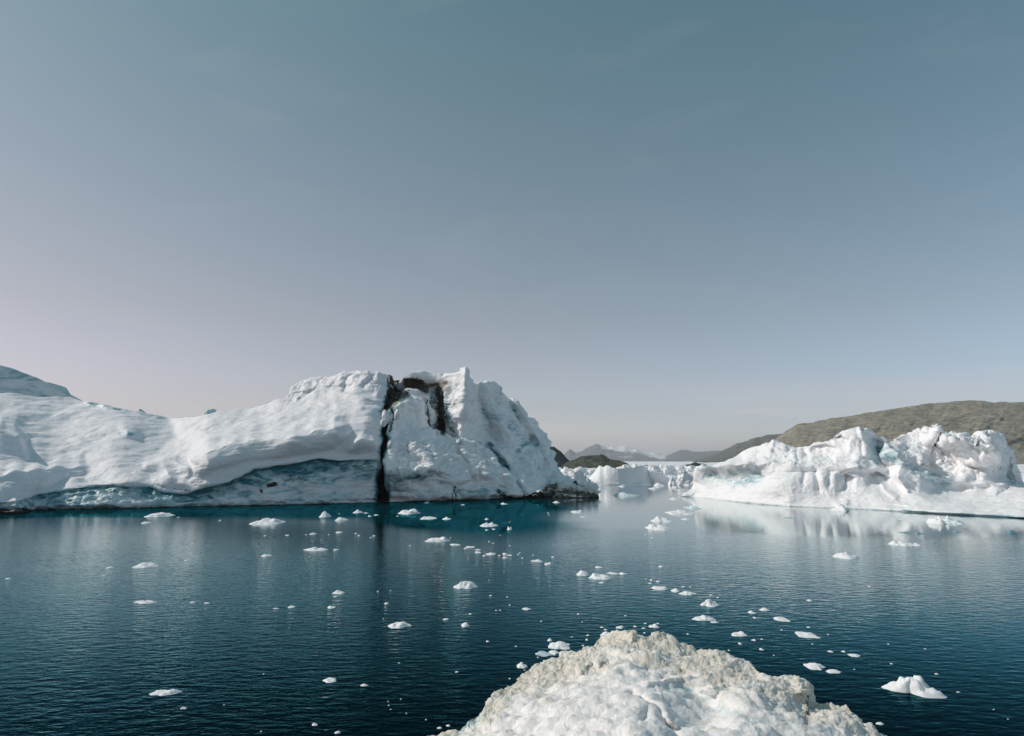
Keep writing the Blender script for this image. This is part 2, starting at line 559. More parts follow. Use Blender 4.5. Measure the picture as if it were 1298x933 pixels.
# screen-free calm zones, in metres: a lee strip along the left berg and the sheltered far channel
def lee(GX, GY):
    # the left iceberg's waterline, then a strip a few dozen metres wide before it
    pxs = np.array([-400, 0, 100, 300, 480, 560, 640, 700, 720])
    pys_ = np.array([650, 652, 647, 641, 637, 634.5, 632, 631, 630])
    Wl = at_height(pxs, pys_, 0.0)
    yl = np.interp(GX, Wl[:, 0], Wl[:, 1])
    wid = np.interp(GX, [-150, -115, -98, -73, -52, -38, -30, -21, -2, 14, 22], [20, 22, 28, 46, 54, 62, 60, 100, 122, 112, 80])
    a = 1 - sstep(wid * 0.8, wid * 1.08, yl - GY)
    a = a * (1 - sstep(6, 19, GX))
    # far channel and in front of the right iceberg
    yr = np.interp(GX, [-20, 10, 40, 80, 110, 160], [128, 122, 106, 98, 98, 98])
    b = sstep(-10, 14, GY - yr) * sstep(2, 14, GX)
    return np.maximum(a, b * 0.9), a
def wind_far(GX, GY):
    side = 0.42 + 0.58 * sstep(4, -14, GX)
    near = 1 - sstep(38, 75, GY)
    return 1 - np.interp(GY, [25, 40, 60, 90, 130, 200, 400], [1.15, 1.1, 0.9, 0.58, 0.30, 0.14, 0.06]) * (1 - near * (1 - side))
fine_x = np.linspace(-260, 260, 261); fine_y = np.linspace(8, 420, 207)
wx = np.unique(np.concatenate([-np.geomspace(26000, 270, 30), fine_x, np.geomspace(270, 26000, 30)]))
wy_ = np.unique(np.concatenate([[-400, -60], fine_y, np.geomspace(430, 26000, 60)]))
GX, GY = np.meshgrid(wx, wy_)
WP = np.stack([GX, GY, np.zeros_like(GX)], -1)
wobb = fbm(np.stack([GX, GY * 1.0, GX * 0], -1), 30, 3, 5) * 7
calm, reflect_tint = lee(GX + wobb, GY + wobb)
calm = np.maximum(calm, wind_far(GX, GY))
water = mesh_obj('water', WP, grid_quads(*GX.shape), water_material(), None, {'calm': calm, 'reflect_tint': reflect_tint})
tag(water, 'dark teal sea water rippled by a light wind, calm beside the ice', None, None, 'structure')

# ================================================================== LEFT ICEBERG
RL = [(-330, 640), (-260, 560), (-160, 505), (-60, 498), (0, 498.5), (40, 500), (90, 504), (106, 508.5), (130, 513), (150, 518), (180, 522), (205, 527),
      (217, 529.5), (240, 526.5), (258, 524.5), (282, 520.5), (310, 517), (330, 514), (342, 511), (352, 507), (362, 506), (366, 500), (372, 491),
      (380, 485), (390, 481.5), (405, 478), (418, 478.5), (430, 477), (437, 474), (447, 469.5), (456, 469), (462, 468.5), (470, 471), (478, 471), (488, 472),
      (495, 478), (500, 483), (508, 482), (513, 477.5), (523, 472), (535, 470), (547, 472), (556, 476), (561, 478.5), (566, 476), (575, 474), (584, 471),
      (588, 466), (590, 464), (592, 468), (596, 479), (600, 486), (605, 487), (608, 484), (613, 486), (618, 484), (624, 484.5), (628, 489), (631, 493), (638, 500), (645, 505),
      (650, 504), (654, 509), (657, 507), (661, 515), (665, 524), (670, 530), (680, 538), (688, 547), (693, 562), (700, 578), (708, 592), (715, 602),
      (722, 609), (728, 612), (736, 616), (745, 616), (752, 618), (757, 623), (759, 631)]
WLL = [(-330, 654), (0, 651.5), (20, 651.5), (46, 646), (100, 645.5), (200, 643), (300, 641), (400, 639), (480, 637), (560, 634.5), (640, 632), (700, 630.5), (759, 631)]
CF = [(-300, 640, 2), (-300, 560, 30), (-160, 640, 0), (-160, 600, 12), (-160, 520, 55),
      (0, 638, 0), (0, 628, 3), (0, 600, 15), (0, 570, 28), (0, 540, 42), (0, 500, 68), (-60, 500, 70), (-60, 540, 44), (-60, 570, 29), (-60, 600, 16), (-60, 630, 3), (-110, 500, 66), (-110, 560, 32), (-110, 600, 15), (-110, 632, 2),
      (50, 636, 0), (50, 620, 4), (50, 600, 14), (50, 560, 32), (50, 520, 54),
      (100, 634, 0), (100, 618, 4), (100, 600, 13), (100, 560, 30), (100, 530, 48), (100, 508, 64),
      (160, 628, 1), (160, 612, 2), (160, 590, 12), (160, 560, 26), (160, 535, 42), (160, 521, 54),
      (215, 628, 1), (215, 612, 4), (215, 590, 13), (215, 560, 32), (215, 532, 55),
      (260, 628, 1), (260, 610, 0), (260, 590, 4), (260, 560, 18), (260, 528, 42),
      (310, 628, 1), (310, 598, 2), (310, 580, 5), (310, 560, 12), (310, 540, 26), (310, 519, 45),
      (370, 625, 1), (370, 590, 2.5), (370, 575, 4), (370, 555, 9), (370, 530, 24), (370, 505, 38), (378, 490, 44),
      (430, 622, 1), (430, 588, 2.5), (430, 570, 4), (430, 550, 7), (430, 525, 17), (430, 500, 30), (435, 480, 36),
      (470, 620, 1), (470, 588, 2), (470, 560, 5), (470, 530, 9), (470, 505, 20), (470, 475, 28),
      (500, 622, 0), (500, 600, -1), (500, 575, 4), (500, 550, 11), (505, 520, 20), (510, 500, 27), (510, 485, 33), (530, 474, 36),
      (545, 620, 0), (545, 595, 0), (545, 580, 3), (545, 565, 9), (540, 550, 16), (530, 525, 24), (545, 500, 29), (556, 482, 32), (556, 540, 26),
      (590, 620, 0), (590, 598, 3), (590, 575, 10), (590, 558, 18), (590, 520, 20), (590, 475, 23), (572, 500, 26), (570, 545, 24),
      (620, 618, 0), (620, 590, 8), (620, 562, 23), (620, 530, 31), (622, 490, 37),
      (650, 618, 1), (650, 590, 14), (650, 560, 29), (650, 530, 38), (650, 508, 43),
      (685, 622, 1), (685, 600, 17), (685, 570, 37), (685, 545, 48),
      (715, 624, 2), (712, 605, 20), (745, 624, 2), (745, 618, 8), (758, 630, 0)]
CRACK = [(500, 482), (503, 492), (498, 505), (492, 515), (487, 522), (489, 533), (486, 548), (489, 556), (485, 570), (484, 583), (484, 600), (485, 640)]
def crack_dist(px, py):
    p = np.array(CRACK, float)
    cx = np.interp(py, p[:, 1], p[:, 0])
    w = np.interp(py, [480, 495, 515, 530, 560, 585, 598, 604, 640], [9, 8, 5.5, 4.0, 3.0, 2.5, 5.5, 7.2, 7.4])
    return px - cx, w
LIP = [(-60, 641), (0, 637), (25, 634), (40, 629), (60, 624), (100, 618), (115, 616), (140, 614), (165, 614), (190, 616), (205, 622), (225, 625), (240, 624), (262, 617), (290, 611), (310, 600),
       (322, 593), (350, 590), (380, 586), (405, 582), (430, 585), (455, 583), (480, 581)]
def F_left(px, py, t):
    f = rbf(CF, px, py, 12.0)
    # the overhanging lip of the snow and the recessed blue wall beneath it
    lip = np.interp(px, *np.array(LIP).T)
    on = 1 - sstep(478, 484, px)
    s = py - lip
    depth = np.interp(px, [-60, 0, 50, 150, 260, 330, 400, 470], [0.8, 0.8, 0.9, 1.0, 1.0, 1.2, 1.4, 1.0])
    f = f + on * depth * sstep(-0.3, 2.2, s) * np.exp(-np.clip(s, 0, None) / 26.0)
    f = f - on * 0.5 * np.exp(-(s + 2.0) ** 2 / 14.0)
    # steep shaded faces in the snow slope
    for rows, A, ab in [([(-80, 606, 640), (0, 603, 637), (50, 597, 625), (85, 593, 608), (107, 590, 600)], 0.62, 9),
                        ([(-60, 548, 590), (0, 545, 592), (20, 556, 590), (34, 574, 588)], 0.62, 14),
                        ([(184, 594, 598), (203, 583, 601), (225, 584, 604), (241, 598, 608)], 0.55, 8),
                        ([(192, 608, 614), (210, 602, 620), (238, 616, 622)], 0.5, 6),
                        ([(243, 584, 604), (262, 574, 606), (285, 562, 598), (310, 558, 588), (345, 557, 587), (380, 553, 581), (400, 546, 578), (425, 541, 570), (440, 543, 556)], 0.60, 12),
                        ([(440, 570, 577), (460, 560, 576), (478, 557, 574)], 0.6, 8),
                        ([(410, 499, 505), (432, 498, 508), (455, 503, 512), (490, 509, 516)], 0.55, 6),
                        ([(408, 512, 518), (430, 514, 522), (462, 520, 524)], 0.45, 6),
                        ([(410, 530, 537), (430, 529, 537)], 0.4, 5),
                        ([(110, 511, 516), (135, 513, 520), (158, 519, 522)], 0.7, 5),
                        ([(156, 549, 556), (166, 549, 557), (175, 552, 556)], 0.7, 5)]:
        f = f - 0.46 * A * cliff(rows, px, py, ab)
    for pts, w, A in [
                      ([(372, 497), (400, 492), (425, 490), (445, 487)], 6, 1.6),
                      # right block
                      ([(495, 600), (510, 598), (530, 597), (550, 596), (560, 605)], 8, 0.6),
                      ([(545, 608), (570, 612), (610, 608)], 6, 0.4),
                      ([(548, 573), (560, 566), (575, 567), (588, 572)], 6, -1.2),
                      ([(548, 549), (575, 556), (600, 563), (616, 567), (634, 565)], 4, -2.5),
                      ([(565, 512), (578, 511), (590, 510)], 2.5, 0.8),
                      ([(606, 514), (625, 527), (640, 530), (652, 535)], 7, 1.0),
                      ([(505, 547), (520, 546), (528, 548)], 5, 1.2),
                      ]:
        f = f + A * ledge(pts, w, px, py, 2.0, 7.0)
    # gullies and aretes
    for pts, w, A in [([(215, 530), (222, 552), (200, 575), (165, 592), (110, 605)], 7, 1.6),
                      ([(620, 567), (630, 580), (645, 597), (652, 612), (668, 628)], 4.5, 1.8),
                      ([(655, 575), (668, 590), (690, 612), (700, 628)], 5, 2.2),
                      ([(640, 500), (648, 525), (660, 545), (680, 560)], 6, 2.2),
                      ([(595, 480), (606, 510), (612, 530)], 5, 2.4),
                      ([(655, 560), (672, 556)], 5, 1.5), ([(660, 578), (668, 572)], 4, 1.5),
                      ([(538, 505), (543, 525), (546, 548)], 1.8, 1.5),
                      ([(551, 495), (553, 515), (558, 550)], 5.5, 5.0),
                      ([(566, 520), (570, 545), (580, 558)], 3.0, 2.4),
                      ([(590, 470), (589, 500), (586, 535), (582, 558)], 4.5, -2.0),
                      ([(697, 560), (697, 575)], 4, 1),
                      ([(640, 572), (655, 600), (675, 625)], 6, -1.6),
                      ([(700, 580), (705, 600)], 5, 1.5),
                      ([(375, 505), (385, 495), (400, 487)], 3, -1.2),
                      ([(436, 497), (440, 482), (452, 474)], 3, 1.6),
                      ([(460, 490), (470, 480)], 3, 1.4), ([(478, 474), (482, 490), (478, 500)], 4, -1.2),
                      ([(505, 560), (497, 575), (500, 590)], 7, -1.5),
                      ([(530, 560), (545, 575), (552, 592)], 4, 1.0),
                      ([(697, 560), (697, 575)], 4, 1)]:
        f = f + A * gauss(pts, w, px, py)
    # sharp-crested ribs and clefts of the crag
    for pts, w, A in [([(590, 468), (591, 490), (588, 520), (584, 556)], 17, -5.5),
                      ([(614, 484), (622, 510), (636, 540), (652, 562), (672, 592), (690, 620)], 13, -5.0),
                      ([(632, 492), (640, 512), (655, 535), (668, 550)], 9, -3.5),
                      ([(657, 508), (668, 532), (684, 560), (697, 590), (712, 615)], 12, -5.0),
                      ([(604, 484), (608, 505), (618, 530), (632, 556)], 8, 2.0),
                      ([(645, 506), (655, 528), (672, 552), (690, 580), (700, 600)], 8, 3.2),
                      ([(655, 556), (665, 572), (682, 596), (700, 622)], 7, 3.5),
                      ([(620, 566), (634, 582), (648, 602), (664, 628)], 6, 3.6),
                      ([(618, 574), (630, 590), (645, 615)], 9, -3.0),
                      ([(498, 545), (494, 570), (492, 592)], 10, -2.5),
                      ([(500, 520), (515, 512), (532, 516), (540, 535)], 12, -3.5),
                      ([(508, 560), (530, 572), (548, 590)], 9, -2.2), ([(548, 570), (566, 568), (580, 582)], 9, -2.5), ([(590, 572), (606, 584), (618, 600)], 10, -2.2),
                      ([(536, 560), (545, 580), (566, 596)], 5, 1.6), ([(578, 570), (592, 590), (600, 610)], 5, 1.5),
                      ([(512, 553), (520, 575), (516, 592)], 4, 1.2),
                      ([(700, 618), (715, 614), (735, 618)], 7, -1.5)]:
        f = f + A * tent(pts, w, px, py) ** 1.15
    # the wall of the crag stands back behind the front lobe
    yl = np.interp(px, [520, 540, 552, 575, 600, 618, 634, 650], [552, 546, 547, 554, 562, 567, 568, 570])
    edge_ = sstep(528, 545, px) * (1 - sstep(622, 640, px))
    f = f + edge_ * 5.0 * sstep(1.5, -1.5, py - yl) * np.exp(np.clip(py - yl, None, 0) / 40.0)
    f = f - edge_ * 1.4 * sstep(-1.5, 1.0, py - yl) * np.exp(-np.clip(py - yl, 0, None) / 10.0)
    for rows, A, ab in [([(488, 598, 634), (505, 600, 634), (530, 597, 634), (552, 592, 632), (575, 604, 630), (610, 600, 630), (635, 606, 630)], 0.12, 10)]:
        f = f - A * cliff(rows, px, py, ab)
    # the crevasse
    cd, w = crack_dist(px, py)
    f = f + 9.0 * (1 - sstep(w * 0.55, w * 1.25, np.abs(cd)))
    # the hollow filled with debris at the top of the crevasse
    g = gauss([(505, 490), (520, 488), (540, 492)], 9, px, py)
    f = f + 5.0 * g
    f = f + 2.5 * gauss([(0, 645), (40, 646)], 4.5, px, py)
    return f

def under_mask(px, py):
    lp = np.interp(px, *np.array(LIP).T)
    return sstep(3, 8, py - lp) * (1 - sstep(478, 484, px))
def noise_left(P, px, py, bk):
    q = P * np.array([1, 1, 1.6])
    tower = sstep(486, 500, px)
    crest = gauss([(372, 488), (400, 484), (440, 478), (475, 478), (490, 485)], 14, px, py)
    rough = 0.35 + 0.9 * crest + 0.45 * tower
    lo = fbm(q, 9.0, 3, 11) * (1.1 + 0.9 * tower)
    hi = fbm(q + 40, 2.6, 4, 31, 0.55) * 0.5 * rough
    rd = (fbm(q, 5.0, 3, 77, ridged=True) - 0.1) * 0.5 * (crest + 0.8 * tower)
    c1, c2 = cells(q, 3.4, 5)
    sc = (0.5 - c1) * 0.7 * np.clip(crest + 0.3 * tower, 0, 1)
    toe = gauss([(690, 624), (720, 622), (750, 624)], 12, px, py)
    c3, _ = cells(q, 1.5, 9)
    base = sstep(575, 640, py) * (1 - tower) * 0.5
    crink = tower * gauss([(505, 575), (540, 575), (580, 582), (610, 590)], 22, px, py)
    hi = hi + crink * (fbm(q * np.array([1, 1, 1.5]), 3.2, 4, 131, 0.6, ridged=True) * 1.5 + fbm(q, 1.2, 3, 7) * .25)
    strata = (1 - tower) * (1 - crest) * fbm(np.stack([q[..., 0] * 0.35 + q[..., 1] * 0.1, q[..., 1] * .5, q[..., 2] * 2.2 - q[..., 0] * 0.25], -1), 2.6, 4, 55, 0.6) * 0.16
    hi = hi + strata
    flank = sstep(600, 625, px) * (1 - sstep(600, 640, py))
    dq = np.stack([P[..., 0] + 0.55 * P[..., 2], P[..., 1] * .5, (P[..., 2] - 0.55 * P[..., 0]) * 0.3], -1)
    fc = facets(q, 5.0, 71); fc2 = facets(q * 1.1 + 30, 2.1, 81)
    hi = hi + (crest * 0.5 + 0.45 * tower * (1 - crink * 0.4) + 0.10) * (fc * 1.5 + fc2 * 0.6)
    hi = hi + flank * (fbm(dq, 3.2, 4, 141, 0.55, ridged=True) * 0.9 - 0.3)
    wall = under_mask(px, py)
    wn_ = wall * (fbm(q, 2.4, 4, 88, 0.5) * 0.8 + fbm(q * np.array([1, 1, 2.5]), 3.5, 3, 98, ridged=True) * 0.6)
    calm_ridge = 1 - 0.75 * tower * sstep(26, 4, py - np.interp(px, *np.array(RL).T)) * (bk <= 0)
    hi = hi * (0.4 + 0.6 * calm_ridge); lo = lo * calm_ridge
    return (lo + hi + rd * calm_ridge + sc * calm_ridge + wn_ + toe * (0.4 - c3) * 2.2 + base * fbm(q, 1.8, 3, 8) * 0.8) * np.where(bk > 0, 1.6, 1.0)

cols = np.concatenate([np.linspace(-330, -20, 60, endpoint=False), np.linspace(-20, 465, 560, endpoint=False),
                       np.linspace(465, 620, 330, endpoint=False), np.linspace(620, 759, 190)])
P, PX, PY, BK = berg_surface(0, 0, 0, 250, RL, WLL, F_left, noise_left, back=lambda x: np.interp(x, [-330, 0, 300, 480, 600, 700, 759], [60, 70, 60, 45, 40, 30, 8]), nback=45, cols=cols)
lipy = np.interp(PX, *np.array(LIP).T)
cd, cw = crack_dist(PX, PY)
front = (BK <= 0).astype(float)
left = 1 - sstep(476, 486, PX)
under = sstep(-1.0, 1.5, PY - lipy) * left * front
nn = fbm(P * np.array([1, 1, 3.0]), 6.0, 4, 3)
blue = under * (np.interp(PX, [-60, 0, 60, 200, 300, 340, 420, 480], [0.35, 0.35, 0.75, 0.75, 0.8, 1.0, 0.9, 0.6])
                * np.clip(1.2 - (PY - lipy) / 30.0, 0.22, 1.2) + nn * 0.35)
blue = np.maximum(blue, 0.5 * gauss([(500, 607), (520, 604), (545, 602)], 6, PX, PY) * front * (PX > 490))
for pts, w, a in [([(645, 540), (660, 555), (678, 565)], 4, .3), ([(620, 567), (645, 597)], 3.5, .75), ([(655, 572), (672, 560)], 3, .4), ([(540, 510), (548, 545)], 3, .5),
                  ([(566, 515), (580, 558)], 4, .5), ([(610, 522), (632, 532)], 3, .25), ([(650, 505), (655, 530)], 4, .25), ([(560, 612), (580, 614), (608, 610)], 2.5, .3),
                  ([(495, 622), (560, 625), (640, 622)], 6, .25), ([(113, 512), (152, 519)], 2.5, .7), ([(158, 551), (174, 552)], 3, .5)]:
    blue = np.maximum(blue, a * gauss(pts, w, PX, PY) * front)  # clefts and steep faces too, their teal shade painted in
blue = np.maximum(blue, 0.62 * np.exp(-((np.abs(cd) - cw * 1.15) / 3.2) ** 2) * front * (PY > 486))
blue = np.maximum(blue, 0.5 * gauss([(548, 495), (550, 520), (554, 550)], 3.0, PX, PY) * front)
blue = np.clip(blue + 0.12 * sstep(560, 640, PX) * front, 0, 1.3)  # right flank tinted bluish, its shade put into the colour
dn = fbm(P, 3.0, 3, 91)
dirt = (1 - sstep(cw * 0.8, cw * 1.25, np.abs(cd + dn * 1.5))) * front * 1.1
for pts, w, a in [([(502, 490), (515, 486), (530, 487), (537, 492)], 7.5, 1.2), ([(545, 489), (556, 487), (566, 485)], 4, .75), ([(497, 512), (505, 503), (515, 500)], 6, .85),
                  ([(556, 494), (558, 515), (561, 550)], 5.5, 1.15), ([(540, 505), (545, 545)], 1.6, .75),
                  ([(566, 515), (572, 540), (583, 558)], 1.8, .6), ([(550, 545), (566, 552), (583, 558)], 1.6, .6),
                  ([(565, 512), (590, 511)], 0.8, .5), ([(494, 513), (499, 528), (494, 548)], 3.0, .7),
                  ([(620, 568), (634, 585), (646, 600)], 1.3, .6),
                  ([(340, 616), (350, 614)], 3, .8), ([(330, 620), (332, 624)], 2, .8), ([(280, 618), (305, 620)], 3, .45), ([(360, 610), (380, 606)], 2, .5),
                  ([(575, 616), (578, 630)], 3.0, .55), ([(572, 626), (573, 633)], 1.5, .8), ([(632, 622), (640, 628)], 5, .62), ([(655, 618), (665, 624)], 4, .5),
                  ([(640, 631), (700, 629)], 2.0, .9),
                  ([(675, 629), (700, 626), (730, 626), (757, 629)], 4.0, .95), ([(690, 620), (705, 617)], 5, .65), ([(728, 612), (740, 615)], 2.5, .9),
                  ([(715, 622), (745, 624)], 7, .55), ([(0, 648), (38, 648)], 3.6, 1.2), ([(-60, 650), (0, 649)], 3.2, 1.2),  # far left strokes blacken the undercut, its shade painted in
                  ([(205, 618), (240, 622)], 3, .45), ([(75, 626), (120, 628)], 5, .35), ([(150, 632), (200, 632)], 5, .25)]:
    dirt = np.maximum(dirt, a * gauss(pts, w, PX, PY) * front)
wlD = np.interp(PX, *np.array(WLL).T)
dirt = np.maximum(dirt, 0.9 * (P[..., 2] < 0.14) * front)  # darkens the lowest strip along the waterline
cream = np.clip(gauss([(535, 497), (548, 488), (566, 486)], 6, PX, PY) + gauss([(500, 512), (512, 500)], 8, PX, PY) * .8 +
                0.7 * gauss([(700, 624), (750, 624)], 9, PX, PY) + 0.12 * gauss([(500, 597), (545, 592)], 5, PX, PY), 0, 1) * front
# parts
pid = np.where(cd < 0, 0, 1)
pid = np.where((np.abs(cd) < cw * 1.25) & (BK <= 0) & (PY > 484), 2, pid)
hol = (gauss([(502, 490), (515, 486), (530, 487), (537, 492)], 7.5, PX, PY) > 0.45) & (BK <= 0)
pid = np.where(hol, 2, pid)
pid = np.where((PX > 686) & (PY > 615 - 0 * PX) & (BK <= 0) & (PY > 612), 3, pid)
O = np.array([P[2, 500, 0], P[2, 500, 1] + 10, 0.0])
left_berg = empty('iceberg', O, 'huge snow covered iceberg split by a black crevasse, filling the left half of the bay', 'iceberg')
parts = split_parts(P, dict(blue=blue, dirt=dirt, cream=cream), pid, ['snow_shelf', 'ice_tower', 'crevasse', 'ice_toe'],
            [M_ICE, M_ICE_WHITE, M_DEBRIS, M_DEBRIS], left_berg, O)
for o, l in zip(parts, ['long snowy shelf with a blue ice wall under its lip', 'jagged shaded crag rising to a pointed spike',
                        'black debris filled crevasse running down to the water', 'low toe of dirty rubble ice at the right end']):
    if o: o['label'] = l

def lump(name, px, py, D, wpx, hpx, mat, seed, parent=None, O=None, attrs=(0, 0, 0), n=14):
    """an irregular ice chunk centred on a pixel at depth D"""
    c = at_depth(px, py, D)
    r = D / F
    th = np.linspace(0, math.pi, n)[:, None]; ph = np.linspace(0, 2 * math.pi, 2 * n)[None]
    U = np.stack([np.sin(th) * np.cos(ph), np.sin(th) * np.sin(ph), np.cos(th) + 0 * ph], -1)
    rad = 1 + 0.45 * fbm(U + seed * 3.7, 0.9, 3, seed)
    V = U * rad[..., None] * np.array([wpx * r / 2, wpx * r / 2, hpx * r / 2]) + c
    k = np.ones(V.shape[:2])
    return mesh_obj(name, V, grid_quads(*k.shape, flip=True), mat, parent, dict(blue=k * attrs[0], dirt=k * attrs[1], cream=k * attrs[2]), None, O)

# lumps of ice wedged in the crevasse
for i, (x, y, D, w, h) in enumerate([(489, 528, 206, 11, 17), (503, 526, 208, 7, 15), (495, 563, 200, 7, 9), (486, 536, 203, 7, 10)]):
    lump('ice_chunk', x, y, D - 2, w, h, M_ICE, 40 + i, left_berg, O)

# peaks of ice peeping over the shelf
def small_berg(name, ridge, D, label, cat='iceberg', group=None, mat=None, back=20, thick=6.0, seed=1, blue_v=0.0, rough=1.0, rows=40, ncol=60, slopeF=None, parts=None, dirt_v=0.0, fl=None, cells_s=0.0):
    x0, x1 = ridge[0][0], ridge[-1][0]
    def Ff(px, py, t):
        return fl(px, py, t) if fl else thick * t ** 1.2 + thick * 0.4 * np.sin(px * 0.35 + seed) * t
    px_m = D / F
    def nf(P, px, py, bk):
        v = fbm(P * np.array([1, 1, 1.4]), 14 * px_m, 4, seed, 0.55) * 2.2 * px_m * rough
        if cells_s:
            c, _ = cells(P, cells_s, seed)
            v = v + (0.45 - c) * cells_s * 0.6 + (0.45 - cells(P, cells_s * 0.4, seed + 3)[0]) * cells_s * 0.35
        return v
    P, PX, PY, BK = berg_surface(x0, x1, ncol, rows, ridge, None, Ff, nf, back=back, nback=14, Dw=D, below=2)
    k = np.ones(PX.shape)
    o0 = np.array([P[2, ncol // 2, 0], P[2, ncol // 2, 1], 0.0])
    o = mesh_obj(name, P, grid_quads(*PX.shape), mat or M_FAR, None, dict(blue=k * blue_v, dirt=k * dirt_v, cream=k * 0), None, o0)
    tag(o, label, cat, group)
    return o, P, PX, PY

small_berg('iceberg', [(-330, 560), (-200, 470), (-60, 452), (0, 463), (18, 468), (30, 472.5), (45, 478), (58, 484), (66, 486), (78, 489), (84, 492), (90, 500), (104, 508), (110, 590)], 340,
           'grey green shaded iceberg slope standing behind the snow shelf at the far left', back=90, seed=4, blue_v=0.3, rows=60, ncol=200, fl=lambda px, py, t: 20 * t + 0.25 * (px + 60).clip(0), rough=0.5)  # blue tint puts the slope's grey green shade into its colour
small_berg('iceberg', [(168, 560), (172, 522), (176, 518), (181, 519), (186, 526), (190, 560)], 330, 'tiny dark tip of ice above the saddle in the snow shelf', seed=6, blue_v=.4)
small_berg('iceberg', [(252, 560), (257, 524), (262, 519.5), (270, 518.5), (280, 521), (286, 560)], 330, 'small grey hump of ice peeping over the snow shelf left of the main summit', seed=7, blue_v=.4)

# ================================================================== RIGHT ICEBERG
RR = [(864, 629), (869, 626), (874, 622), (877.5, 617), (879.5, 608), (881.5, 598), (884, 593.5), (890, 591), (898, 590), (905, 588), (915, 585), (925, 582), (935, 576), (942, 572), (950, 568), (957, 565.5), (965, 565),
      (972, 564), (976, 561), (979, 558), (983, 558), (988, 561), (995, 563), (1003, 566), (1015, 567), (1026, 566), (1030, 562), (1036, 559.5), (1042, 559), (1050, 555), (1058, 553),
      (1064, 550), (1070, 547), (1076, 544.5), (1083, 543), (1087, 541), (1089.5, 539.5), (1091, 545), (1094, 546), (1097, 543.5), (1103, 545), (1107, 548), (1112, 553),
      (1118, 554.5), (1122, 556), (1127, 560), (1133, 556.5), (1142, 553.5), (1152, 551), (1162, 548), (1175, 545), (1185, 542), (1190, 541.5), (1194, 547), (1198, 553),
      (1206, 552.5), (1215, 551), (1221, 553), (1226, 557), (1232, 558), (1238, 556), (1242, 550.5), (1248, 547.5), (1256, 549), (1262, 551), (1266, 556), (1271, 564), (1275, 573),
      (1279, 586), (1283, 598), (1288, 606), (1296, 613), (1310, 612), (1360, 600), (1420, 600), (1500, 615), (1560, 650)]
WLR = [(864, 629.5), (880, 630), (900, 632), (940, 637), (960, 639), (1000, 642), (1050, 644), (1100, 646), (1150, 649), (1200, 652), (1298, 657), (1400, 660), (1560, 664)]
CR = [(866, 627, 0), (880, 625, 2), (882, 600, 10), (890, 594, 10),
      (900, 628, 2), (900, 612, 8), (900, 600, 13), (900, 591, 12), (930, 632, 1), (930, 622, 4), (930, 605, 13), (930, 590, 12), (930, 580, 16),
      (960, 632, 1), (960, 615, 4), (960, 600, 12), (960, 588, 12), (960, 568, 18),
      (985, 635, 1), (985, 605, 3), (985, 590, 10), (985, 562, 18), (1010, 636, 1), (1010, 605, 5), (1010, 590, 10), (1010, 570, 19),
      (1040, 640, 1), (1040, 622, 4), (1040, 600, 6), (1040, 588, 12), (1040, 562, 18), (1065, 640, 1), (1065, 622, 5), (1065, 600, 7), (1065, 585, 12), (1065, 552, 17),
      (1090, 642, 1), (1090, 622, 6), (1090, 600, 9), (1090, 580, 12), (1090, 544, 18), (1110, 642, 1), (1110, 625, 6), (1110, 600, 12), (1110, 575, 18), (1110, 554, 24),
      (1140, 644, 1), (1140, 630, 8), (1140, 605, 16), (1140, 580, 27), (1140, 558, 33), (1165, 644, 1), (1165, 630, 9), (1165, 612, 18), (1165, 590, 30), (1165, 570, 31), (1165, 552, 36),
      (1190, 646, 1), (1190, 636, 10), (1190, 615, 26), (1190, 600, 30), (1190, 580, 31), (1190, 546, 36),
      (1220, 648, 1), (1220, 636, 12), (1220, 620, 28), (1220, 600, 29), (1220, 585, 33), (1220, 556, 38), (1250, 650, 1), (1250, 636, 14), (1250, 620, 28), (1250, 600, 32), (1250, 552, 38),
      (1275, 652, 1), (1275, 636, 12), (1275, 615, 32), (1275, 580, 45), (1300, 652, 1), (1300, 630, 16), (1300, 615, 34), (1400, 650, 2), (1400, 605, 30), (1520, 650, 2), (1520, 630, 12)]
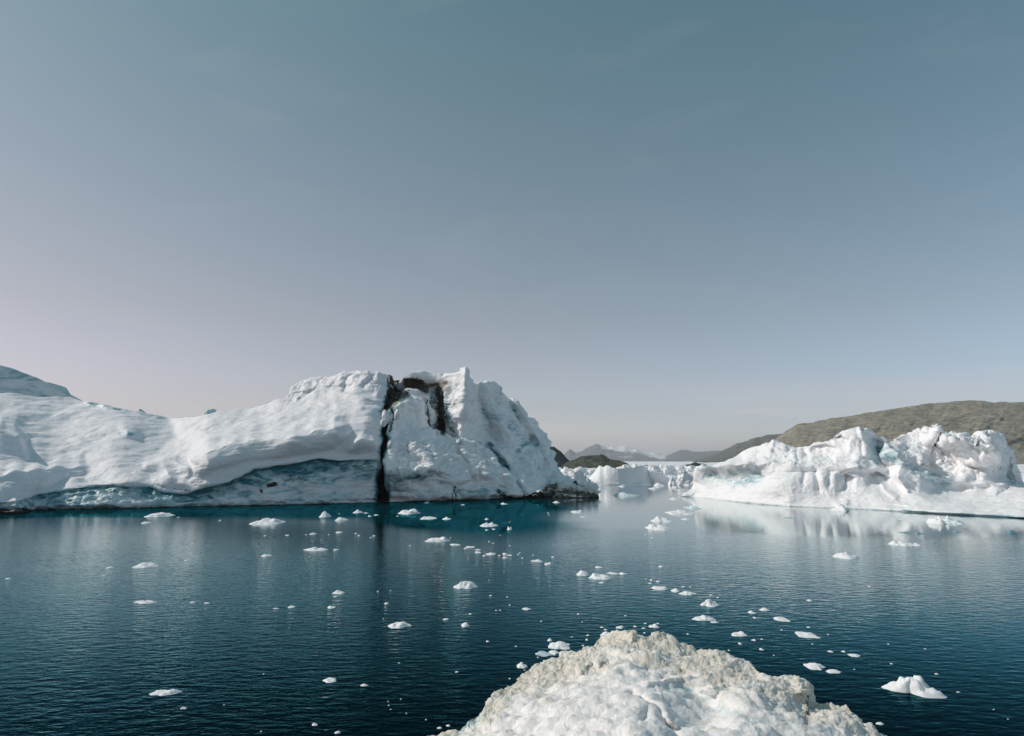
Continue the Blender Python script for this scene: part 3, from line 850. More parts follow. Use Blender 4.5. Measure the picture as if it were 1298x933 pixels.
def F_right(px, py, t):
    f = rbf(CR, px, py, 9.0)
    for rows, A, ab in [([(882, 594, 612), (895, 592, 622), (930, 589, 622), (950, 588, 618), (965, 588, 608), (980, 588, 600), (1010, 590, 599), (1060, 592, 598), (1100, 594, 600), (1125, 594, 599)], 0.36, 7),
                        ([(1118, 562, 590), (1140, 575, 618), (1165, 588, 626), (1190, 606, 632), (1230, 612, 633), (1262, 616, 630), (1275, 612, 622)], 0.36, 6),
                        ([(1196, 556, 574), (1215, 556, 584), (1235, 562, 596), (1266, 572, 608)], 0.42, 8)]:
        f = f - A * cliff(rows, px, py, ab)
    for pts, w, A in [
                      ([(1060, 553), (1066, 550), (1074, 556)], 9, 2.5),
                      ([(1030, 565), (1046, 562), (1056, 566)], 6, 1.8),
                      ([(1096, 556), (1110, 556), (1125, 563), (1150, 578), (1175, 590)], 8, 1.5),
                      ([(1100, 602), (1112, 598), (1126, 604)], 10, 2.4),
                      ([(1120, 602), (1140, 600), (1158, 608)], 10, -1.5),
                      ([(1186, 586), (1205, 580), (1225, 592), (1262, 606)], 10, -1.5),
                      ([(1170, 566), (1186, 560), (1196, 570)], 12, 3.0),
                      ([(1060, 650 - 18), (1100, 636), (1150, 640)], 4, 0.8),
                      ([(978, 606), (990, 606)], 3, .8), ([(1062, 600), (1072, 598), (1082, 604)], 14, 2.4)]:
        f = f + A * ledge(pts, w, px, py, 2.0, 5.0)
    for pts, w, A in [([(893, 604), (930, 606), (952, 603)], 10, 1.5),
                      ([(1020, 603), (1018, 613)], 3.5, .7), ([(1034, 598), (1038, 621)], 3.5, 1.3), ([(1052, 602), (1050, 614)], 3.5, .9),
                      ([(1072, 606), (1070, 618)], 4, 1.6), ([(978, 600), (985, 620), (1000, 634)], 7, -.6),
                      ([(1090, 542), (1096, 560), (1098, 575)], 3.5, -1.8), ([(1113, 568), (1117, 582)], 2.5, 1.6),
                      ([(1115, 606), (1122, 620), (1135, 630)], 4, -1.2), ([(1138, 606), (1150, 622)], 3, -1.5),
                      ([(1136, 560), (1150, 568), (1165, 580), (1170, 588)], 4, -1.8),
                      ([(1190, 543), (1178, 562), (1170, 578)], 4, -2.0), ([(1209, 556), (1218, 572)], 3, -1.4), ([(1228, 560), (1242, 575)], 3.5, 2.0),
                      ([(1250, 549), (1262, 575), (1268, 590)], 5, -2.0), ([(1243, 556), (1254, 580)], 3, 1.2),
                      ([(980, 560), (976, 572)], 3, -1.0), ([(1000, 572), (1003, 584)], 3, .9), ([(940, 577), (942, 588)], 3, .8), ([(1020, 572), (1024, 585)], 4, 1.5), ([(1010, 575), (1012, 586)], 3, 1.0),
                      ([(1062, 640), (1072, 638)], 4, -1.0)]:
        f = f + A * gauss(pts, w, px, py)
    return f
def noise_right(P, px, py, bk):
    q = P * np.array([1.25, 1, 1.0])
    crest = sstep(596, 586, py) * sstep(940, 965, px)
    rear = sstep(1125, 1180, px) * sstep(620, 600, py)
    flute = sstep(990, 1010, px) * (1 - sstep(1085, 1110, px)) * sstep(592, 600, py) * (1 - sstep(622, 634, py))
    lo = fbm(q, 8.0, 3, 211) * 0.8
    hi = fbm(q, 2.2, 4, 231, 0.55) * (0.18 + 0.26 * crest + 0.22 * rear)
    c1, c2 = cells(q, 2.6, 15)
    c3, c4 = cells(P * np.array([1.5, 1.5, 0.8]), 1.7, 25)
    fl = fbm(P * np.array([1, 1, 0.16]), 1.9, 3, 61, ridged=True)
    diag = fbm(np.stack([P[..., 0] + 0.9 * P[..., 2], P[..., 1], (P[..., 2] - 0.9 * P[..., 0]) * 0.25], -1), 2.6, 3, 19, ridged=True)
    drift = fbm(np.stack([P[..., 0] * 0.3 + P[..., 1] * .1, P[..., 1], P[..., 2] * 2.2 + P[..., 0] * 0.35], -1), 2.4, 3, 19)
    apron = sstep(612, 634, py)
    return (lo * (1 - 0.5 * apron) + hi + (facets(q, 4.6, 371) * 1.05 + facets(q + 20, 1.7, 181) * 0.55) * (0.12 + crest * 0.72 + rear * 0.34) + (0.45 - c3) * 0.15 * crest + 0.25 * fl * flute + 0.7 * rear * diag + 0.28 * drift * apron) * np.where(bk > 0, 1.8, 1.0)
cols = np.concatenate([np.linspace(864, 1300, 760, endpoint=False), np.linspace(1300, 1560, 90)])
P, PX, PY, BK = berg_surface(0, 0, 0, 200, RR, WLR, F_right, noise_right, back=lambda x: np.interp(x, [864, 880, 1000, 1300, 1560], [6, 22, 40, 45, 20]), nback=36, cols=cols, sig=16.0)
front = (BK <= 0).astype(float)
blue = np.clip(0.30 * gauss([(895, 600), (930, 606), (955, 603)], 13, PX, PY) + 0.35 * gauss([(1120, 570), (1160, 596), (1200, 612)], 8, PX, PY) +  # first two strokes paint shade into the hollow and the band
               0.42 * (sstep(0.75, 0.2, P[..., 2])) * (0.35 + 0.65 * sstep(1040, 1200, PX)) + 0.6 * gauss([(1108, 587), (1112, 588)], 2.5, PX, PY) + 0.4 * gauss([(1115, 570), (1118, 582)], 3, PX, PY), 0, 1) * front
dirt = 0 * blue; cream = 0 * blue
line_b = np.interp(PX, [860, 1120, 1135, 1165, 1190, 1560], [0, 0, 575, 600, 625, 625])
pid = np.where((PX > 1121) & (PY < line_b), 1, 0)
wlr = np.interp(PX, *np.array(WLR).T)
apron_y = np.interp(PX, [860, 900, 940, 985, 1050, 1120, 1165, 1200, 1250, 1275, 1560], [622, 624, 624, 628, 628, 624, 622, 631, 633, 622, 622])
pid = np.where((PY > apron_y) & (BK <= 0), 2, pid)
O2 = np.array([P[2, 400, 0], P[2, 400, 1] + 10, 0.0])
right_berg = empty('iceberg', O2, 'bright white craggy iceberg with two summits in front of the brown hill, on the right', 'iceberg')
parts = split_parts(P, dict(blue=blue, dirt=dirt, cream=cream), pid, ['front_ridge', 'rear_ridge', 'snow_apron'], [M_ICE_WHITE] * 3, right_berg, O2)

# ================================================================== FOREGROUND MOUND
OUT = [(330, 1120), (420, 1010), (500, 962), (540, 940), (556, 931), (572, 923), (588, 918), (598, 908), (612, 899), (620, 889), (627, 878), (640, 866), (655, 856), (668, 848), (680, 843), (700, 838), (711, 832),
       (713, 827), (735, 826), (742, 819), (752, 815), (762, 805), (770, 803), (784, 801), (792, 798), (798, 796), (806, 799), (809, 804), (822, 807), (838, 807), (852, 811),
       (866, 818), (884, 823), (900, 828), (918, 831), (934, 838), (950, 844), (965, 851), (974, 856), (986, 859), (1000, 856), (1010, 855), (1020, 859), (1027, 865), (1028, 873),
       (1023, 880), (1028, 888), (1040, 890), (1055, 889), (1068, 893), (1078, 897), (1088, 907), (1098, 919), (1106, 924), (1120, 932), (1140, 950), (1190, 990), (1270, 1060), (1360, 1150)]
oa = np.array(OUT, float)
seg = np.concatenate([[0], np.cumsum(np.hypot(*np.diff(oa, axis=0).T))])
nc = 760
uu = np.concatenate([np.linspace(0, seg[4], 60, endpoint=False), np.linspace(seg[4], seg[-5], nc - 120, endpoint=False), np.linspace(seg[-5], seg[-1], 60)])
ox = np.interp(uu, seg, oa[:, 0]); oy = np.interp(uu, seg, oa[:, 1])
nr = 420
tt = np.linspace(0, 1, nr)[:, None] ** 1.25
tx = 850 + (ox - 850) * 0.8; ty = np.maximum(oy + 60, 1250)
MX = ox[None] + (tx - ox)[None] * tt
MY = oy[None] + (ty - oy)[None] * tt
CZ = [(560, 931, .25), (640, 866, .3), (711, 832, .35), (760, 806, .6), (798, 797, 1.2), (850, 812, .9), (900, 828, .8), (950, 845, .7), (1000, 857, 1.0), (1026, 868, 1.0), (1030, 889, .5), (1075, 897, .6), (1120, 932, .4),
      (600, 925, .7), (650, 890, .9), (700, 860, .9), (750, 835, 1.1), (790, 825, 1.5), (850, 835, 1.6), (910, 850, 1.5), (960, 870, 1.5), (1000, 885, 1.4), (1060, 910, 1.1),
      (650, 933, 1.5), (700, 900, 1.7), (750, 870, 1.7), (800, 855, 2.0), (850, 860, 1.9), (870, 885, 1.75), (900, 900, 1.5), (935, 895, 2.2), (940, 930, 2.2), (840, 900, 2.4), (790, 900, 2.5), (800, 940, 2.9),
      (720, 950, 2.3), (880, 930, 1.9), (1000, 930, 1.8), (1060, 950, 1.4), (640, 1000, 1.8), (560, 990, .9), (850, 1050, 3.4), (1000, 1030, 2.4), (1150, 1010, .9), (700, 1100, 2.8), (450, 1100, .8), (850, 1250, 3.6), (1100, 1200, 2.5), (600, 1250, 2.6), (1250, 1150, .9)]
Z = rbf(CZ, MX, MY, 14.0, 1.6)
for pts, w, A in [([(800, 880), (830, 900), (848, 920), (860, 940)], 7, -0.30), ([(868, 872), (890, 888), (915, 900)], 12, -.22), ([(850, 868), (880, 878), (925, 905)], 8, -.08),
                  ([(900, 880), (920, 890), (940, 905)], 8, -.08), ([(905, 868), (925, 862), (940, 868)], 13, .32), ([(960, 880), (985, 890), (1010, 905)], 10, .22), ([(940, 900), (975, 915)], 7, -.1),
                  ([(1012, 862), (1018, 872)], 9, .35), ([(795, 799), (801, 806)], 8, .25), ([(640, 880), (680, 868), (720, 862), (760, 852)], 6, -.16),
                  ([(745, 850), (752, 846)], 5, -.3), ([(765, 844), (772, 842)], 5, -.3), ([(720, 835), (760, 832), (800, 838)], 6, -.15), ([(845, 910), (855, 915)], 9, .2), ([(820, 905), (815, 915)], 7, -.22),
                  ([(690, 878), (700, 872)], 8, -.18), ([(665, 905), (680, 895)], 8, -.15), ([(820, 868), (850, 858), (900, 852)], 5, .14)]:
    Z = Z + A * gauss(pts, w, MX, MY, 1.4)
Z = np.maximum(Z, 0.08)
P = at_height(MX, MY, Z)
ol = P[0]
cen = np.array([6.0, 22.0, 0])
od = ol - cen; od[:, 2] = 0; od /= np.linalg.norm(od, axis=1, keepdims=True)
sk = [ol + od * d + np.array([0, 0, 1.0])[None] * (-ol[:, 2:3] * q - e) for d, q, e in [(0.75, 1, 0.8), (0.6, 1.0, 0.1), (.42, .75, 0), (.25, .42, 0), (0.1, .14, 0)]]
P = np.concatenate([np.stack(sk), P], 0)
MX = np.concatenate([np.repeat(ox[None], 5, 0), MX]); MY = np.concatenate([np.repeat(oy[None], 5, 0), MY])
dist = seg_dist(OUT, MX, MY)
rim = 1 - sstep(10, 60 , dist * np.interp(MX, [560, 700, 760, 900, 1000, 1120], [2.2, 1.3, 1.0, 1.0, 1.2, 1.6]))
n = grid_normals(P)
up = np.where(n[..., 2:3] < 0, -n, n)
c1, c2 = cells(P, 0.34, 3); c3, c4 = cells(P, 0.85, 13); c5, _ = cells(P, 0.13, 23)
big = fbm(P, 2.4, 3, 301, 0.5) * 0.46
ch = np.clip(0.5 + 0.9 * fbm(P, 3.0, 2, 411), 0, 1)
disp = big + (0.45 - c3) * 0.20 * (0.5 + ch) + (facets(P, 0.9, 21) * 0.20 + facets(P, 0.4, 31) * 0.09) * (0.35 + 0.65 * rim) + (0.45 - c1) * 0.13 * (0.35 + 1.0 * rim) + (0.4 - c5) * 0.055 * (0.12 + 1.3 * rim) + fbm(P, .5, 4, 77, .6) * 0.10
pit = sstep(0.35, 0.6, fbm(P, 0.8, 3, 55)) * rim
disp = disp - pit * 0.10
P = P + up * disp[..., None] * sstep(-0.3, 0.3, P[..., 2])[..., None]
wet = sstep(0.5, 0.15, P[..., 2])
cream = np.clip(rim * (0.55 + 0.7 * fbm(P, 1.6, 3, 71)) + 0.18 + 0.35 * pit + 0.35 * sstep(0.1, .5, fbm(P, 1.3, 3, 191)), 0, 1)
blue = np.clip(0.16 * gauss([(868, 872), (890, 888), (915, 900)], 11, MX, MY) + 0.12 * gauss([(845, 868), (880, 885), (900, 915)], 8, MX, MY) + 0.12 * gauss([(900, 880), (940, 910)], 6, MX, MY)  # these strokes paint the teal shade of the diagonal hollow
               + 0.3 * gauss([(950, 870), (975, 880)], 5, MX, MY) + 0.35 * gauss([(600, 912), (640, 872), (690, 845)], 9, MX, MY) + 0.4 * wet * (MX < 720), 0, 1)
dirt = np.clip(0.42 * pit * rim + 0.6 * gauss([(745, 848), (750, 846)], 5, MX, MY) + 0.5 * gauss([(762, 844), (770, 842)], 4, MX, MY) + 0.35 * gauss([(1070, 900), (1100, 922)], 5, MX, MY), 0, 1)
O3 = np.array([P[200, 380, 0], P[200, 380, 1], 0.0])
mound = mesh_obj('ice_mound', P, grid_quads(*MX.shape, flip=True), M_MOUND, None, dict(blue=blue, dirt=dirt, cream=cream), None, O3)
tag(mound, 'rounded hump of dirty cream crusted ice rising from the water at the bottom edge', 'ice mound')

# ================================================================== FLOES
rng = random.Random(7)
def floe(x, yb, w, h, label, group=None, lumps=None, seed=0, cat='ice floe', flat=0.5, tilt=0.0, blue_v=0.0, dirt_v=0.0, name='ice_floe', mat=None, skew=0.0, lobes=None):
    """a floating piece of ice: x and yb are the middle and the foot of it in the photo, w and h its size there"""
    base = at_height(x, yb, 0.0)
    D = base[1]
    m = D / F * 1.01
    W = w * m
    k = H / D
    Zt = max(h * m * (1 - flat), 0.05)
    Lg = np.clip((h * m - Zt * 0.9) / k, W * 0.35, W * 1.5) * (1 - 0.55 * min(abs(skew), 1))
    big = w > 12
    nr, ns = (16, 48) if w > 22 else ((11, 32) if big else (6, 16))
    r = np.linspace(0, 1, nr)[:, None] ** 0.8
    a = np.linspace(0, 2 * math.pi, ns, endpoint=False)[None]
    ang = np.stack([np.cos(a) * 1.3, np.sin(a) * 1.3, 0 * a + seed * 1.7], -1)
    out = 1 + 0.50 * fbm(ang, 0.9, 3, seed + 5)
    if lobes:
        nr, ns = 22, 72
        r = np.linspace(0, 1, nr)[:, None] ** 0.8
        a = np.linspace(0, 2 * math.pi, ns, endpoint=False)[None]
        out = np.full(a.shape, 0.12)
        for (cx_, cy_, cr_) in lobes:
            uc = np.cos(a) * cx_ + np.sin(a) * cy_
            disc = cr_ ** 2 - (cx_ ** 2 + cy_ ** 2 - uc ** 2)
            out = np.maximum(out, np.where(disc > 0, uc + np.sqrt(np.maximum(disc, 0)), 0))
        out = out * (1 + 0.10 * fbm(np.stack([np.cos(a) * 2.6, np.sin(a) * 2.6, 0 * a], -1), 0.9, 3, seed))
    X = r * np.cos(a) * out; Y = r * np.sin(a) * out
    sx = (X.max() - X.min()) / 2
    X = X / sx - (X.max() + X.min()) / 2 / sx
    X *= W / 2
    Y = Y * Lg / 2
    # height: a thin raft plus lumps
    hh = (1 - r ** 5) * 0.42 + 0 * a
    for (lx, lh, lr) in (lumps or [(rng.uniform(-.4, .4), 1, .55), (rng.uniform(-.6, .6), .6, .35)]):
        hh = np.maximum(hh, lh * np.exp(-(((X / (W / 2)) - lx) ** 2 + (Y / (Lg / 2) * 0.8) ** 2) / lr ** 2 * 0.9) * (1 - r ** 4))
    Q = np.stack([X, Y, 0 * X], -1) / max(W, .01)
    hh = hh * (1 + 0.45 * fbm(Q * 1.0 + seed, 0.22, 3, seed)) * (1 - r ** 8)
    Y = Y - skew * X * 0.55
    Zc = hh * Zt + tilt * X / (W / 2) * Zt * 0.5 * (1 - r ** 6)
    V = np.stack([X, Y, np.maximum(Zc, 0.0) + 0 * X], -1)
    V[-1, :, 2] = -0.02
    skirt = V[-1].copy(); skirt[:, 2] = -max(0.15, Zt * .6); skirt[:, :2] *= 0.92
    V = np.concatenate([V, skirt[None]], 0)
    if w > 14:
        fz = facets(V * (1 / max(W, .1)) + seed * 3, 0.16, seed)
        V[1:-2, :, 2] += fz[1:-2] * Zt * 0.6 * sstep(0.1, 0.5, V[1:-2, :, 2] / Zt)
    jit = fbm(V * (1 / max(W, .1)) + seed * 2, 0.12, 2, seed + 9)
    V[1:-1, :, 0] += jit[1:-1] * W * 0.02
    rows = V.shape[0]
    i = np.arange(rows * ns).reshape(rows, ns)
    q = np.stack([i[:-1], i[1:], np.roll(i, -1, 1)[1:], np.roll(i, -1, 1)[:-1]], -1).reshape(-1, 4)
    q = q[ns:] if False else q
    if skew: Lg = Y.max() - Y.min()
    ox_ = base[0] * (D + Lg * 0.42) / D
    o = mesh_obj(name, V.reshape(-1, 3), q, mat or M_FLOE, None, dict(blue=np.full(rows * ns, blue_v), dirt=np.full(rows * ns, dirt_v), cream=np.zeros(rows * ns)), None, None)
    o.location = (ox_, D + Lg * 0.42, 0)
    o.rotation_euler = (0, 0, math.atan2(-base[0], D) * 0.0)
    tag(o, label, cat, group)
    return o

# x, foot y, width, height (photo pixels), label, lumps, options
BIG = [
 (203, 655.5, 31, 6.5, 'oval white floe close under the left end of the snow shelf', [(0, 1, .9)], {}),
 (185, 663.5, 12, 3, 'small thin floe just below the oval floe at the left', None, {}),
 (186, 720, 31, 9, 'white floe with a rounded hump and a lower step on the left water', [(-.2, 1, .45), (.6, .75, .25)], {}),
 (139, 720.5, 9, 3, 'small flat chip left of the humped floe on the left water', None, {}),
 (184, 765, 29, 6, 'flat pale floe on the left water, straight below the humped one', [(.7, .9, .3), (-.2, .5, .8)], {}),
 (339, 665, 38, 10.5, 'broad lumpy floe with twin humps under the blue ice wall', [(-.15, 1, .4), (.55, .85, .35), (-.6, .6, .35)], {}),
 (412, 656, 14, 9, 'blocky floe with a flat top below the blue ice wall', [(0, 1, .8)], {'flat': .3}),
 (433, 660, 15, 6, 'low pale floe right of the blocky floe under the blue wall', [(-.2, 1, .6)], {}),
 (454, 650.5, 14, 6.5, 'floe with one small peak, just left of the crevasse', [(-.1, 1, .4)], {}),
 (518, 652, 29, 6, 'long straight tablet of ice right of the crevasse reflection', [(-.5, 1, .7), (.5, 1, .7)], {'flat': .35}),
 (543, 658.5, 22, 5, 'narrow knobbly floe right of the long ice tablet', [(-.5, .8, .3), (.1, 1, .3)], {}),
 (566, 659, 12, 6, 'small peaked floe at the end of the row under the ice crag', [(0, 1, .4)], {}),
 (541, 638, 8, 3, 'small pale chunk touching the waterline of the crag right of the crevasse', None, {}),
 (400, 698, 32, 5, 'long thin sliver of ice with a low hump, midway below the blue wall', [(-.1, 1, .3), (.4, .4, .6)], {}),
 (397, 677.5, 10, 3, 'little triangular chip above the long thin sliver', [(0, 1, .4)], {}),
 (430, 675.5, 9, 3, 'flat sliver chip up and right of the long thin sliver', None, {}),
 (338, 705.5, 14, 4, 'small dull floe left of the long thin sliver', None, {'blue_v': .15}),
 (429, 753, 16, 6, 'small floe left of the crevasse reflection with a chip below it', [(-.2, 1, .5)], {}),
 (420, 771, 11, 4, 'small hooked chip below the crevasse reflection, on its left side', None, {}),
 (507, 796.5, 31, 11, 'smooth fish shaped floe in the middle left foreground', [(.3, 1, .45), (-.5, .35, .3)], {'flat': .6}),
 (555, 687, 32, 8, 'flat floe carrying a square block at its right end', [(.45, 1, .32), (-.5, .4, .5)], {}),
 (590, 746.5, 31, 12, 'large solid floe with a rounded top, middle of the bay', [(-.15, 1, .55), (.4, .75, .4), (-.7, .7, .25)], {'flat': .4}),
 (590, 795, 12, 7, 'compact white block floating alone right of the fish shaped floe', [(0, 1, .8)], {'flat': .45}),
 (620, 668, 24, 8, 'jumbled spiky floe below the right end of the crag', [(.3, 1, .3), (-.3, .7, .3), (.8, .8, .2)], {}),
 (646, 672, 7, 7, 'small two pronged piece beside the jumbled spiky floe', [(-.5, 1, .3), (.5, .8, .3)], {'flat': .3}),
 (617, 659, 6, 4, 'small chip just above the jumbled spiky floe', None, {}),
 (639, 639.5, 10, 4, 'small bright floe near the waterline under the shaded crag', None, {}),
 (705, 637.5, 9, 4, 'small bright floe below the dirty toe of the left iceberg', None, {}),
 (732, 650, 17, 3.5, 'thin straight bar of ice in the calm channel', [(-.4, 1, .7), (.4, 1, .7)], {}),
 (739, 656, 9, 2, 'faint thin sliver under the straight bar in the channel', None, {'blue_v': .2}),
 (695, 716, 10, 5, 'small floe at the right end of the broken line of bits', None, {}),
 (680, 712, 17, 3, 'thin strip of ice leading to the end of the broken line of bits', None, {}),
 (739, 730, 17, 7, 'left hand pale slab of the pair touching in mid bay', [(0, 1, .9)], {}),
 (761, 735, 31, 10, 'broad pointed slab, the larger of the touching pair in mid bay', [(-.4, 1, .5), (.3, .5, .5)], {}),
 (759, 720, 10, 3, 'thin chip above the touching pair of slabs', None, {}),
 (776, 728, 16, 3.5, 'thin arm of ice right of the touching pair of slabs', None, {}),
 (790, 728.5, 11, 4, 'knob at the right tip of the thin arm of ice in mid bay', None, {}),
 (763, 739.5, 9, 3, 'half sunk chip just below the touching pair of slabs', None, {'blue_v': .3}),
 (834, 672, 31, 10, 'front floe of the stacked trio in the calm channel, with a domed left end', [(-.45, 1, .45), (.3, .6, .5)], {}),
 (838, 662, 28, 10, 'middle floe of the stacked trio in the channel, dark at its right tip', [(-.3, 1, .35), (.3, .8, .5)], {}),
 (863, 652.5, 39, 8, 'long low floe with a raised left end, rear of the trio in the channel', [(-.8, 1, .25), (0, .7, .8), (.7, .7, .3)], {}),
 (877, 645, 21, 5, 'grey floe lying behind the long low floe in the channel', [(0, 1, .6)], {'blue_v': .2}),
 (869, 659, 12, 3, 'thin chip right of the middle floe of the channel trio', None, {}),
 (838, 719, 7, 3, 'lone small chip right of the touching pair of slabs', None, {}),
 (837, 748, 21, 7, 'curved hollow backed floe leading the row right of mid bay', [(-.7, .7, .3), (.6, 1, .35)], {}),
 (856, 750.5, 12, 6.5, 'triangular lump second in the row right of mid bay', [(.1, 1, .45)], {}),
 (872, 754.5, 24, 6.5, 'flat tongue of ice third in the row right of mid bay', [(-.2, 1, .6), (.6, .3, .4)], {}),
 (900, 769, 25, 10, 'solid rounded floe at the lower end of the row right of mid bay', [(0, 1, .6), (.5, .8, .3)], {'flat': .4}),
 (892, 787, 30, 8.5, 'ragged floe with two humps above the foreground mound', [(0, 1, .35), (.75, .7, .25)], {}),
 (906, 789.5, 11, 3, 'flat chip at the right foot of the ragged two humped floe', None, {}),
 (953, 778, 10, 5, 'small angular floe, left of the pair right of the rounded floe', None, {}),
 (969, 774.5, 14, 4.5, 'small oval floe up and right of the small angular floe', [(0, 1, .8)], {}),
 (990, 788, 19, 8, 'slanting flat floe with a pointed right corner', [(-.3, 1, .5)], {'flat': .8}),
 (936, 806.5, 21, 8, 'small floe with a narrow tail pointing left, above the mound', [(.4, 1, .45)], {'flat': .6}),
 (1022, 809, 26, 10, 'thin broken plate of ice sloping down to the right', [(.2, 1, .5)], {'flat': .8}),
 (1026, 762, 7, 3, 'small chip alone above the slanting flat floe', None, {}),
 (829, 796, 13, 6, 'small floe just behind the top of the foreground mound', None, {}),
 (1073, 708.5, 33, 10, 'white floe with a low peak in front of the right iceberg', [(.0, 1, .3), (-.4, .6, .4), (.5, .4, .4)], {}),
 (1141, 692, 29, 7.5, 'double humped floe in front of the right iceberg', [(-.6, 1, .3), (.2, .9, .45)], {}),
 (1162, 692, 11, 5, 'small knob of ice at the right end of the double humped floe', [(0, 1, .45)], {}),
 (1163, 661, 46, 7, 'pale flat raft left of the leaning shards before the right iceberg', [(.3, 1, .6)], {'flat': .7}),
 (1187, 664.5, 22, 13, 'sharp leaning shard of ice before the right iceberg', [(.1, 1, .25), (-.5, .6, .2)], {'flat': .2}),
 (1205, 664, 26, 10, 'jagged grey streaked piece at the right side of the leaning shard', [(-.3, 1, .2), (.3, .7, .2), (.8, .6, .12)], {'flat': .3, 'blue_v': .25}),
 (1067, 648, 21, 9, 'domed lump of ice resting against the front of the right iceberg', [(0, 1, .6)], {'flat': .3}),
 (1147, 676, 17, 3.5, 'thin dirty grey strip of ice before the right iceberg', [(.5, 1, .4)], {'dirt_v': .45, 'blue_v': .5}),
 (1165, 677, 10, 3.5, 'small dark green glassy piece beside the dirty grey strip', None, {'blue_v': 0.9}),
 (1213, 675, 8, 2.5, 'thin dark green glassy sliver below the jagged grey piece', None, {'blue_v': 0.8}),
 (1283, 676, 11, 5, 'dark green glassy lump of clear ice at the right edge of the bay', None, {'blue_v': 0.9}),
 (1002, 657, 17, 2.5, 'thin grey strip afloat below the left half of the right iceberg', None, {'blue_v': .5}),
 (210, 881, 38, 10, 'long pointed wedge of ice at the lower left', [(-.6, 1, .3), (.2, .5, .6)], {'flat': .55}),
 (418, 865, 19, 8, 'small floe with a knob at its right end, lower left of the mound', [(.7, 1, .3), (-.3, .6, .4)], {'flat': .6}),
 (462, 870, 11, 4, 'small low chip right of the knobbed floe at lower left', None, {}),
 (233, 899, 8, 4, 'small dull chip below the long pointed wedge', None, {'blue_v': .2}),
 (399, 920, 8, 4.5, 'small chip near the bottom edge, left of the mound', None, {}),
 (428, 930, 8, 4.5, 'lowest small chip on the bottom edge left of the mound', None, {}),
 (709, 823, 29, 12, 'flat polygonal slab beside the upper left side of the mound', [(0, 1, .9)], {'flat': .7}),
 (697, 813, 7, 5, 'small knob on the far left corner of the flat polygonal slab', [(0, 1, .6)], {}),
 (703, 830, 15, 7, 'small slab between the flat polygonal slab and the mound', [(0, 1, .8)], {'flat': .7}),
 (689, 832, 22, 8, 'half sunk translucent plate left of the mound', None, {'flat': .95, 'blue_v': .5}),
 (724, 827, 8, 3, 'small sliver right of the small slab by the mound', None, {}),
 (662, 847, 14, 9, 'small peaked floe floating off the left slope of the mound', [(-.1, 1, .4)], {'flat': .4}),
 (768, 807, 15, 7, 'pale rounded piece touching the left side of the mound top', [(0, 1, .7)], {'flat': .5}),
 (1034, 849, 25, 11, 'smooth oval floe right of the mound knob', [(0, 1, .8)], {'flat': .7}),
 (1057, 853.5, 20, 6, 'smaller oval floe just right of the smooth oval floe', [(0, 1, .8)], {'flat': .7}),
 (1083, 833, 15, 6, 'thin slanting chip above the two oval floes', None, {'flat': .8}),
 (1069, 827, 6, 3, 'tiny chip left of the thin slanting chip', None, {}),
 (1157, 886, 62, 37, 'biggest floe of the bay, two lobed with a pointed tip, at the lower right', [(-.35, .8, .5), (.3, 1, .35), (.05, .75, .5), (.6, .6, .2)], {'flat': .55, 'lobes': [(-.34, .30, .52), (.34, -.24, .58), (.66, -.56, .26), (-.72, .36, .24)]}),
 (1115, 919, 11, 5, 'small bright chip below the biggest floe, right of the mound', None, {}),
 (668, 773.5, 13, 4, 'thin flat chip in the dark water right of centre', None, {'flat': .8}),
 (557, 924, 7, 3.5, 'left one of two chips at the lower left foot of the mound', None, {}),
 (568, 921, 6, 3.5, 'right one of two chips at the lower left foot of the mound', None, {}),
 (490, 766, 6, 3.5, 'small oval chip in the bright reflection right of the crevasse', None, {}),
]
for i, (x, y, w, h, lab, lumps, opt) in enumerate(BIG):
    floe(x, y, w, h, lab, 'pieces of ice afloat in the bay', lumps, seed=100 + i, **opt)

